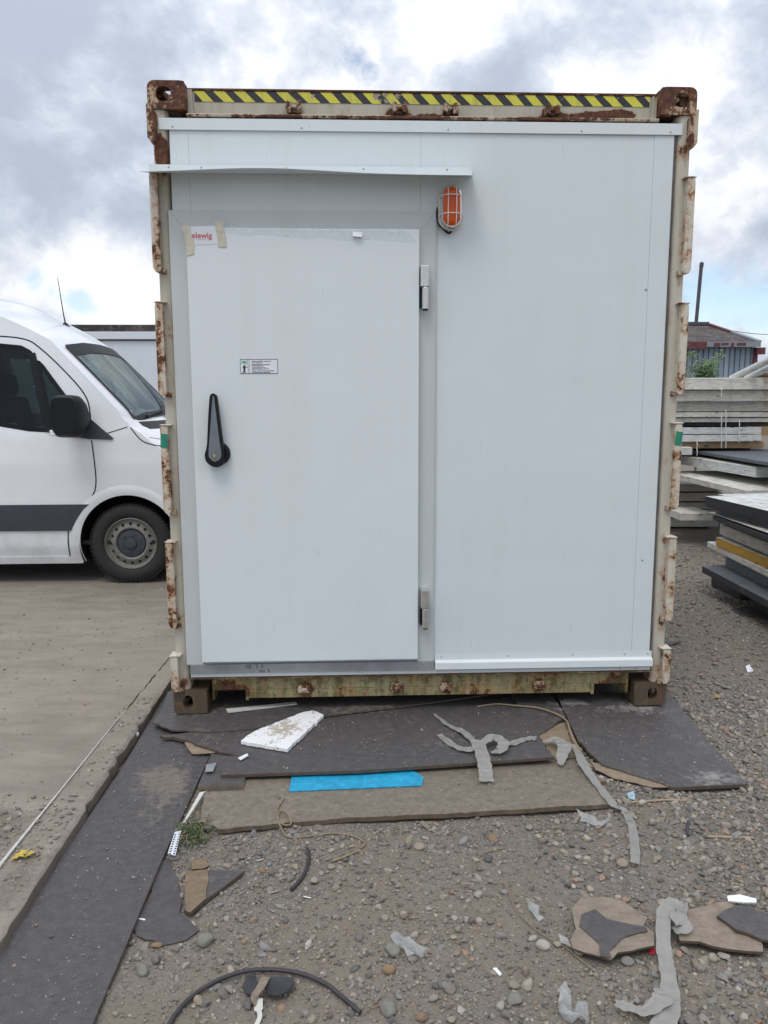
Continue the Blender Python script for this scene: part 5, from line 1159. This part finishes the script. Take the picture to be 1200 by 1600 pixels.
rope([gz_(255, 1620, .01), gz_(276, 1582, .01), gz_(305, 1553, .012), gz_(340, 1532, .014), gz_(380, 1518, .016), gz_(420, 1515, .016), gz_(465, 1520, .014), gz_(505, 1535, .012), gz_(535, 1558, .010), gz_(563, 1582, .010)], .0062, M_CABLE, 'long dark cable arching over the gravel at the lower edge', 'cable', 'cable', n=12, seg=10)
rope([onC(746, 1104, .004), onC(775, 1100, .006), onC(800, 1102, .01), G(840, 1106, .004), G(868, 1115, .002), G(885, 1126, .0), G(890, 1140, .0), G(897, 1158, -.004), G(915, 1190, -.012), G(925, 1198, -.016)], [.004, .004, .004, .0045, .005, .005, .007, .008, .007, .006], M_ROPE, 'dry rope running from the front sheet down beside the right sheet')
rope([gz_(783, 1373), gz_(795, 1395), gz_(805, 1420), gz_(825, 1442), gz_(850, 1462), gz_(880, 1478), gz_(905, 1498), gz_(932, 1520)], .0018, M_ROPE, 'frayed straw string crossing the gravel left of the torn tan scrap', 'string', 'string')
rope([gz_(740, 1362, .004), gz_(742, 1348, .004), gz_(752, 1336, .004), gz_(772, 1328, .004), gz_(790, 1325, .004)], .0018, M_ROPE, 'small curl of straw string in the middle of the gravel', 'string', 'string')
rope([gz_(978, 1254, .004), gz_(1010, 1252, .006), gz_(1040, 1250, .006), gz_(1072, 1251, .004)], .0045, M_STICK, 'pale thin stick on the gravel below the right sheet', 'stick', 'stick')
rope([gz_(1103, 1307, .006), gz_(1140, 1308, .006), gz_(1177, 1309, .006)], .0045, M_STICK, 'straight tan stick on the coarse gravel at the right', 'stick', 'stick')
rope([gz_(1076, 1283, .006), gz_(1074, 1296, .007), gz_(1075, 1306, .006)], .006, M_VPLAST, 'short grey hose stub on the gravel near the tan stick', 'hose', 'hose')
rope([G(-60, 1430, .006), G(0, 1352, .006), G(40, 1302, .006), G(100, 1228, .005), G(150, 1166, .004), G(176, 1134, .003), G(196, 1110, .002)], [.008, .0065, .005, .003, .0026, .0018, .0014], M_STRING, 'white string stretched along the edge of the concrete slab', 'string', 'string')
rope([G(330, 1275, -.01), G(320, 1283, -.03), G(300, 1287, -.035), G(285, 1305, -.036), G(272, 1335, -.036)], .003, M_ROPE, 'thin dry twine bent over the grass tuft', 'twine', 'twine')

# grass tuft by the rotten board corner
rg = random.Random(8); mb = MB()
for k in range(170):
    c = gz_(rg.gauss(303, 9), rg.gauss(1306, 8), 0); a = rg.uniform(0, 6.28); L = rg.uniform(.03, .085); d = Vector((math.cos(a), math.sin(a), rg.uniform(.3, 1.4))).normalized(); s2 = Vector((-d.y, d.x, 0)).normalized()*.0018
    m1 = c+d*L*.6; e = m1+Vector((d.x, d.y, -.15)).normalized()*L*.5; k_ = 0 if rg.random() < .72 else 1
    mb.add([c-s2, c+s2, m1+s2*.8, m1-s2*.8, e], [(0, 1, 2, 3), (3, 2, 4)], k_)
tag(mb.build('grass_tuft', [M_GRASS, M_CORDGREEN]), 'green grass tuft beside the rotten corner of the tan board', 'grass')
mb = MB()
for k in range(40):
    c = G(rg.gauss(133, 6), rg.gauss(1258, 12), -.04); a = rg.uniform(-1, 1); d = Vector((math.cos(a)*.5, math.sin(a), 1.0)).normalized(); L = rg.uniform(.02, .045); s2 = Vector((-d.y, d.x, 0)).normalized()*.0016
    mb.add([c-s2, c+s2, c+d*L], [(0, 1, 2)])
tag(mb.build('moss_tuft', M_GRASS), 'little green weed growing in the kerb joint by the walkway sheet', 'weed')

# loose stones and litter
def pebble(mb, c, rx, ry, rz, seed, m=0, sub=2):
    bm = bmesh.new(); bmesh.ops.create_icosphere(bm, subdivisions=sub, radius=1); rs = random.Random(seed); ks = [(Vector((rs.gauss(0, 1), rs.gauss(0, 1), rs.gauss(0, 1))).normalized(), rs.uniform(.55, .9)) for _ in range(5)]; a = rs.uniform(0, 3.1); ca, sa = math.cos(a), math.sin(a)
    vs = []
    for v in bm.verts:
        p = v.co.copy()
        for nrm, h_ in ks:
            e = p.dot(nrm)-h_
            if e > 0: p -= nrm*e*.8
        x, y = p.x*rx, p.y*ry; vs.append((c[0]+x*ca-y*sa, c[1]+x*sa+y*ca, c[2]+p.z*rz))
    mb.add(vs, [tuple(v.index for v in f.verts) for f in bm.faces], m); bm.free()
def stone_mat(name, col): return simple(name, col, .8, 0, .22, 30, .4)
SM = {'grey': stone_mat('grey_stone', (.20, .19, .17)), 'green': stone_mat('green_grey_stone', (.20, .195, .155)), 'tan': stone_mat('tan_stone', (.29, .235, .175)), 'brown': stone_mat('brown_stone', (.25, .165, .10)), 'dark': stone_mat('dark_stone', (.10, .10, .105)), 'blue': stone_mat('blue_grey_stone', (.19, .215, .235)), 'red': stone_mat('brick_red_stone', (.28, .13, .09)), 'pale': stone_mat('pale_stone', (.36, .34, .29))}
ST = [(321, 1474, .026, 'green', 'smooth green grey cobble by the curved dark scrap'), (655, 1325, .021, 'tan', 'tan stone in the middle of the gravel below the tan board'), (639, 1316, .018, 'tan', 'flat tan stone left of another tan stone below the board'), (461, 1356, .014, 'tan', 'pale tan stone right of the short dark cable'),
      (410, 1362, .012, 'brown', 'rust brown pebble near the triangular scrap'), (421, 1352, .010, 'blue', 'blue grey pebble above the rust brown pebble'), (972, 1352, .022, 'tan', 'tan stone left of the end of the translucent strap'), (770, 1314, .022, 'brown', 'angular brown stone above the small string curl'),
      (763, 1344, .018, 'dark', 'dark grey stone inside the small string curl'), (848, 1480, .020, 'pale', 'pale round stone beside the frayed string'), (613, 1488, .026, 'green', 'greenish stone left of the clear plastic wrap'), (609, 1519, .018, 'brown', 'brown stone below the clear plastic wrap'), (605, 1580, .028, 'grey', 'big grey stone near the lower edge right of the long cable'),
      (905, 1490, .016, 'pale', 'flat whitish stone under the torn tan scrap'), (980, 1505, .020, 'grey', 'grey stone below the torn tan scrap'), (804, 1566, .021, 'grey', 'round grey stone left of the crumpled plastic at the lower edge'), (172, 1199, .018, 'tan', 'tan stone wedged at the kerb by the walkway sheet'), (222, 1520, .020, 'green', 'grey green stone at the left by the walkway sheet edge'),
      (325, 1297, .024, 'grey', 'mossy grey stone in the grass tuft'), (310, 1567, .016, 'tan', 'tan pebble inside the arch of the long cable'), (245, 1480, .014, 'brown', 'orange brown chip by the walkway sheet')]
for i, (px, py, r, k, lab) in enumerate(ST):
    c = gz_(px, py, 0) if px != 172 else G(px, py, -.03); mb = MB(); q = random.Random(i*7+1); pebble(mb, (c.x, c.y, c.z+r*.38), r*q.uniform(.95, 1.3), r*q.uniform(.75, 1), r*q.uniform(.55, .75), i+50, 0, 3)
    tag(mb.build('stone', SM[k], None, smooth=180, org=c), lab, 'stone', 'loose stones on the gravel')
def crumple(name, pix, z, m, label, cat, n=10, amp=.02, seed=0):
    rs = random.Random(seed); c = [gz_(a, b, 0) for a, b in pix]; ph = [rs.uniform(0, 6) for _ in range(6)]
    poly = jag([(p.x, p.y) for p in c], .02, .004, seed); mb = MB()
    mb.sheet([tuple(p) for p in poly], lambda x, y, k: (x, y, float(gh(x, y))+.008+z+amp*(.5+.5*math.sin(70*x+ph[0])*math.cos(55*y+ph[1]))+amp*.5*math.sin(150*(x+y)+ph[2])-.0008*k), .0008, .014); return tag(mb.build(name, m, smooth=50), label, cat)
crumple('plastic_wrap', [(610, 1466), (622, 1462), (640, 1478), (652, 1486), (672, 1492), (660, 1500), (636, 1500), (615, 1480)], 0, M_CLEARBAG, 'crumpled clear plastic wrap on the bare dirt', 'plastic', seed=1)
crumple('plastic_wrap', [(870, 1560), (882, 1557), (893, 1570), (894, 1588), (910, 1580), (920, 1606), (886, 1608), (873, 1590)], .004, M_CLEARBAG, 'crumpled pale plastic bag at the lower edge', 'plastic', amp=.03, seed=2)
crumple('plastic_wrap', [(900, 1271), (914, 1274), (935, 1286), (952, 1282), (953, 1290), (938, 1296), (915, 1290)], 0, M_CLEARBAG, 'thin clear film scrap in front of the tan board corner', 'plastic', amp=.012, seed=3)
crumple('plastic_wrap', [(822, 1408), (838, 1420), (850, 1440), (842, 1442), (826, 1424)], 0, M_CLEARBAG, 'sliver of clear film beside the frayed string', 'plastic', amp=.01, seed=4)
crumple('plastic_wrap', [(872, 1470), (886, 1474), (893, 1488), (880, 1486)], .002, M_CLEARBAG, 'little pale film knot at the frayed string', 'plastic', amp=.014, seed=5)
crumple('blue_scrap', [(979, 1246), (990, 1243), (992, 1252), (982, 1254)], 0, simple('pale_blue_film', (.30, .42, .50), .4), 'small pale blue scrap next to the thin stick', 'scrap', amp=.012, seed=6)
K0 = empty('rubber_scrap', tuple(gz_(420, 1555, 0)), 'black torn rubber boot scrap with pale straps under the cable arch', 'rubber scrap')
mb = MB(); pts = [gz_(*p, 0) for p in ((410, 1550), (422, 1540), (445, 1538), (458, 1541), (461, 1549), (450, 1562), (432, 1569), (418, 1567))]
cc = sum(pts, Vector())/len(pts)
mb.sheet([tuple(p) for p in jag([(p.x, p.y) for p in pts], .015, .001, 2)], lambda x, y, k: (x, y, float(gh(x, y))+.014+.35*((x-cc.x)**2+(y-cc.y)**2)**.5*(.9)-.004*k), .004, .012); mb.build('flap', M_RUBBER, K0, smooth=50)
mb = MB(); mb.strip(spline([gz_(404, 1570, .012), gz_(398, 1556, .03), gz_(408, 1540, .045), gz_(416, 1526, .03)], 6), .022, thick=.003); mb.build('pale_strap', M_CARD, K0, smooth=60)
mb = MB(); mb.strip(spline([gz_(404, 1560, .02), gz_(404, 1575, .012), gz_(406, 1588, .01), gz_(400, 1602, .006)], 6), [.022]*8+[.012]*11, thick=.002); mb.build('torn_lining', M_STRING, K0, smooth=60)
mb = MB(); pts = [gz_(*p, 0) for p in ((378, 1548), (386, 1533), (400, 1530), (404, 1550), (398, 1565), (384, 1560))]
mb.sheet([tuple(p) for p in jag([(p.x, p.y) for p in pts], .015, .002, 5)], lambda x, y, k: (x, y, float(gh(x, y))+.016+.008*math.sin(60*x)*math.cos(50*y)-.004*k), .004, .015); mb.build('heel', M_RUBBER, K0, smooth=50)
def leaf_obj(px, py, z, r, label, seed, m=M_LEAF, onslab=False):
    c = G(px, py, z) if onslab else gz_(px, py, .004); rs = random.Random(seed); a = rs.uniform(0, 6.28); mb = MB(); n = 9
    out = [(1, 0), (.55, .28), (.62, .55), (.2, .42), (0, .85), (-.2, .4), (-.6, .5), (-.5, .15), (-.95, .0), (-.5, -.2), (-.55, -.55), (-.15, -.4), (.1, -.8), (.25, -.35), (.65, -.5), (.55, -.2)]
    mb.sheet([(c.x+r*(x*math.cos(a)-y*math.sin(a)), c.y+r*(x*math.sin(a)+y*math.cos(a))) for x, y in out], lambda x, y, k: (x, y, c.z+.006+.25*r*math.sin((x-c.x)/r*2+a)-.0006*k), .0006, r*.4); tag(mb.build('fallen_leaf', m, None, smooth=60, org=c), label, 'leaf', 'fallen leaves')
leaf_obj(30, 1340, .004, .034, 'large yellow leaf on the slab beside the string', 1, onslab=True); leaf_obj(44, 1336, .008, .026, 'small yellow leaf touching the large one on the slab', 2, onslab=True); leaf_obj(1121, 1091, 0, .024, 'orange yellow leaf on gravel right of the container corner', 3, simple('orange_leaf', (.48, .24, .04), .6)); leaf_obj(1096, 1056, 0, .022, 'pale brown leaf on the gravel behind the orange one', 4, simple('brown_leaf', (.36, .24, .15), .6))
def chip(name, pix, lab, m=M_PAPER, cat='scrap', z=None):
    mb = MB(); pts = [gz_(a, b, .008) if z is None else G(a, b, z) for a, b in pix]
    mb.prism([tuple(p) for p in pts], (0, 0, -.004)); tag(mb.build(name, m), lab, cat)
chip('white_chip', [(1165, 1041), (1171, 1038), (1177, 1048), (1168, 1050)], 'white triangular chip on the gravel at far right'); chip('white_chip', [(217, 1428), (224, 1426), (231, 1432), (226, 1438), (216, 1436)], 'white paint flake beside the walkway sheet edge')
chip('white_chip', [(770, 1513), (774, 1510), (784, 1521), (781, 1524)], 'small white sliver on the gravel below the frayed string'); chip('white_chip', [(372, 1184), (386, 1177), (388, 1180), (376, 1187)], 'white shaving by the torn edge of the front sheet', z=.004); chip('red_chip', [(1015, 1480), (1026, 1483), (1022, 1490), (1014, 1488)], 'red chip under the tan card scrap', M_RED)
c = G(212, 1150, -.03); mb = MB(); pebble(mb, (c.x, c.y, c.z+.008), .016, .014, .014, 99, 0, 3); tag(mb.build('paper_ball', M_PAPER, None, smooth=180, org=c), 'crumpled white paper ball by the kerb on the walkway sheet', 'paper')
rs = random.Random(4)
for i, (px, py) in enumerate(((378, 1395), (427, 1394), (438, 1367), (512, 1342), (405, 1344), (360, 1395), (480, 1402), (425, 1423), (404, 1405))):
    c = gz_(px, py, .006); a = rs.uniform(0, 3.14); d = Vector((math.cos(a), math.sin(a), .05))*.012; mb = MB(); mb.tube([c-d, c+d], .0022, 6); mb.tube([c+d, c+d*1.2], .0045, 8)
    tag(mb.build('loose_screw', M_SCREW, None, org=c), 'small zinc screw dropped on the gravel around the triangular scrap', 'screw', 'dropped screws')

# ================================================================== GRAVEL
def ico(sub):
    bm = bmesh.new(); bmesh.ops.create_icosphere(bm, subdivisions=sub, radius=1); bm.verts.ensure_lookup_table()
    v = np.array([tuple(x.co) for x in bm.verts]); f = np.array([[q.index for q in x.verts] for x in bm.faces]); bm.free(); return v, f
TONES = np.array([(.175, .158, .14), (.24, .212, .178), (.15, .132, .12), (.29, .245, .19), (.21, .165, .12), (.115, .107, .105), (.34, .305, .255), (.195, .185, .172), (.27, .165, .105), (.24, .20, .15)])
TONES = (TONES*.86+.14*TONES.mean(1, keepdims=True))*1.10
TP = np.array([.18, .17, .12, .12, .10, .08, .05, .10, .03, .05]); TP = TP/TP.sum()
def scatter(name, x, y, z, r, label, seed, sub, mat_=None, tones=TONES):
    rg_ = np.random.default_rng(seed); V, F = ico(sub); N = len(x); shapes = []
    for k in range(10):
        p = V.copy()
        for _ in range(9):
            nr = rg_.normal(size=3); nr /= np.linalg.norm(nr); e = p@nr-rg_.uniform(.38, .85); p -= np.outer(np.clip(e, 0, None)*.96, nr)
        shapes.append(p*(1+.05*rg_.normal(size=(len(V), 1))))
    shapes = np.array(shapes); S = shapes[rg_.integers(0, 10, N)]
    S = S*np.stack([rg_.uniform(.9, 1.35, N), rg_.uniform(.7, 1.0, N), rg_.uniform(.45, .8, N)], 1)[:, None, :]
    a = rg_.uniform(0, 2*np.pi, N); b = rg_.normal(0, .3, N); ca, sa, cb, sb = np.cos(a), np.sin(a), np.cos(b), np.sin(b)
    X_, Y_, Z_ = S[..., 0], S[..., 1], S[..., 2]
    X2 = X_*cb[:, None]+Z_*sb[:, None]; Z2 = -X_*sb[:, None]+Z_*cb[:, None]
    Pn = np.stack([X2*ca[:, None]-Y_*sa[:, None], X2*sa[:, None]+Y_*ca[:, None], Z2], -1)*r[:, None, None]
    Pn += np.stack([x, y, z+r*rg_.uniform(-.12, .45, N)], -1)[:, None, :]
    nvv, nf = len(V), len(F); me = bpy.data.meshes.new(name); me.vertices.add(N*nvv); me.vertices.foreach_set('co', Pn.astype(np.float32).ravel())
    FF = (F[None]+(np.arange(N)*nvv)[:, None, None]).reshape(-1); me.loops.add(len(FF)); me.loops.foreach_set('vertex_index', FF.astype(np.int32))
    me.polygons.add(N*nf); me.polygons.foreach_set('loop_start', (np.arange(N*nf)*3).astype(np.int32)); me.polygons.foreach_set('loop_total', np.full(N*nf, 3, np.int32))
    me.polygons.foreach_set('use_smooth', np.repeat(rg_.uniform(0, 1, N) < .35, nf)); me.update(calc_edges=True)
    col = tones[rg_.choice(len(tones), N, p=TP)]*rg_.uniform(.75, 1.2, (N, 1)); ca_ = me.color_attributes.new('tone', 'FLOAT_COLOR', 'POINT')
    ca_.data.foreach_set('color', np.concatenate([np.repeat(col, nvv, 0), np.ones((N*nvv, 1))], 1).astype(np.float32).ravel())
    me.materials.append(mat_ or M_PEBBLE); ob = bpy.data.objects.new(name, me); COL.objects.link(ob); return tag(ob, label, 'gravel', None, 'stuff')
rg_ = np.random.default_rng(12)
def field(x0, x1, y0, y1, dens, patch=1.0):
    n = int((x1-x0)*(y1-y0)*dens); x = rg_.uniform(x0, x1, n); y = rg_.uniform(y0, y1, n)
    m = .5+.5*np.sin(2.3*x+1.1*np.sin(3.1*y))*np.cos(2.9*y+.7*np.sin(2.2*x))+.25*np.sin(9*x+5*y)*np.cos(7*y-3*x)
    m = np.clip(m+np.clip((x-.55)/.7, 0, .6), 0, 1.2); keep = rg_.uniform(0, 1, n) < np.clip(m*patch+(1-patch), .10, 1)
    keep &= x > -1.335
    for bp in BOARDS: keep &= ~np_inside(bp, x, y)
    keep &= ~((np.abs(x) < 1.23) & (y > -.02) & (y < 2.46))
    return x[keep], y[keep]
parts = []
x, y = field(-1.34, 2.0, -2.35, .15, 9500, .6); r = np.clip(rg_.lognormal(math.log(.0040), .40, len(x)), .002, .009); parts.append((x, y, r))
x, y = field(-1.34, 2.0, -2.35, .15, 2300, .70); r = np.clip(rg_.lognormal(math.log(.0088), .35, len(x)), .005, .02); parts.append((x, y, r))
x, y = field(.3, 2.2, -2.35, .4, 1900, .55); r = np.clip(rg_.lognormal(math.log(.0105), .32, len(x)), .008, .024); parts.append((x, y, r))
x = np.concatenate([p[0] for p in parts]); y = np.concatenate([p[1] for p in parts]); r = np.concatenate([p[2] for p in parts])
big = r > .0125
scatter('gravel', x[big], y[big], gh(x[big], y[big]), r[big], 'mixed grey and brown pebbles strewn over the dirt yard', 1, 2)
scatter('gravel_grit', x[~big], y[~big], gh(x[~big], y[~big]), r[~big], 'fine grit scattered between the pebbles of the yard', 2, 1)
x, y = field(1.2, 4.6, .15, 4.6, 1500, .25); r = np.clip(rg_.lognormal(math.log(.0085), .4, len(x)), .004, .022)
scatter('gravel', x, y, gh(x, y), r, 'coarse gravel between the container and the panel stacks', 3, 1)
n = 900; x = np.concatenate([rg_.normal(-1.72, .16, n), rg_.uniform(-1.50, -1.36, 260)]); y = np.concatenate([rg_.normal(-1.05, .13, n), rg_.uniform(-1.7, .2, 260)]); k = x < -1.375
scatter('slab_rubble', x[k], y[k], 0*x[k]+.0, np.clip(rg_.lognormal(math.log(.0055), .5, len(x)), .002, .02)[k], 'crumbs of broken concrete and dirt on the slab edge', 4, 1)
n = 2600; x = rg_.uniform(-4.2, -1.40, n); y = rg_.uniform(-1.6, 3.2, n)
scatter('slab_grit', x, y, 0*x, np.clip(rg_.lognormal(math.log(.0042), .45, n), .002, .013), 'loose grit lying over the concrete slab', 5, 1)
# crumbs on the sheets
bx, by, bz = [], [], []
for bp, tf, n in ((BOARDS[0], tA, 900), (BOARDS[1], tE, 1100), (BOARDS[6], tC, 800), (BOARDS[9], tG, 600)):
    xs_, ys_ = [p[0] for p in bp], [p[1] for p in bp]; x = rg_.uniform(min(xs_), max(xs_), n*2); y = rg_.uniform(max(min(ys_), -2.3), max(ys_), n*2); k = np_inside(bp, x, y); x, y = x[k][:n], y[k][:n]
    if tf is tE: hide = np_inside(BOARDS[6], x, y); x, y = x[~hide], y[~hide]
    bx.append(x); by.append(y); bz.append(np.array([tf(a, b) for a, b in zip(x, y)]))
x, y, z = map(np.concatenate, (bx, by, bz)); k = y < -.02
scatter('sheet_crumbs', x[k], y[k], z[k], np.clip(rg_.lognormal(math.log(.0021), .55, int(k.sum())), .001, .008), 'crumbs, chips and grit lying on the plywood sheets', 6, 1, tones=TONES*1.15)
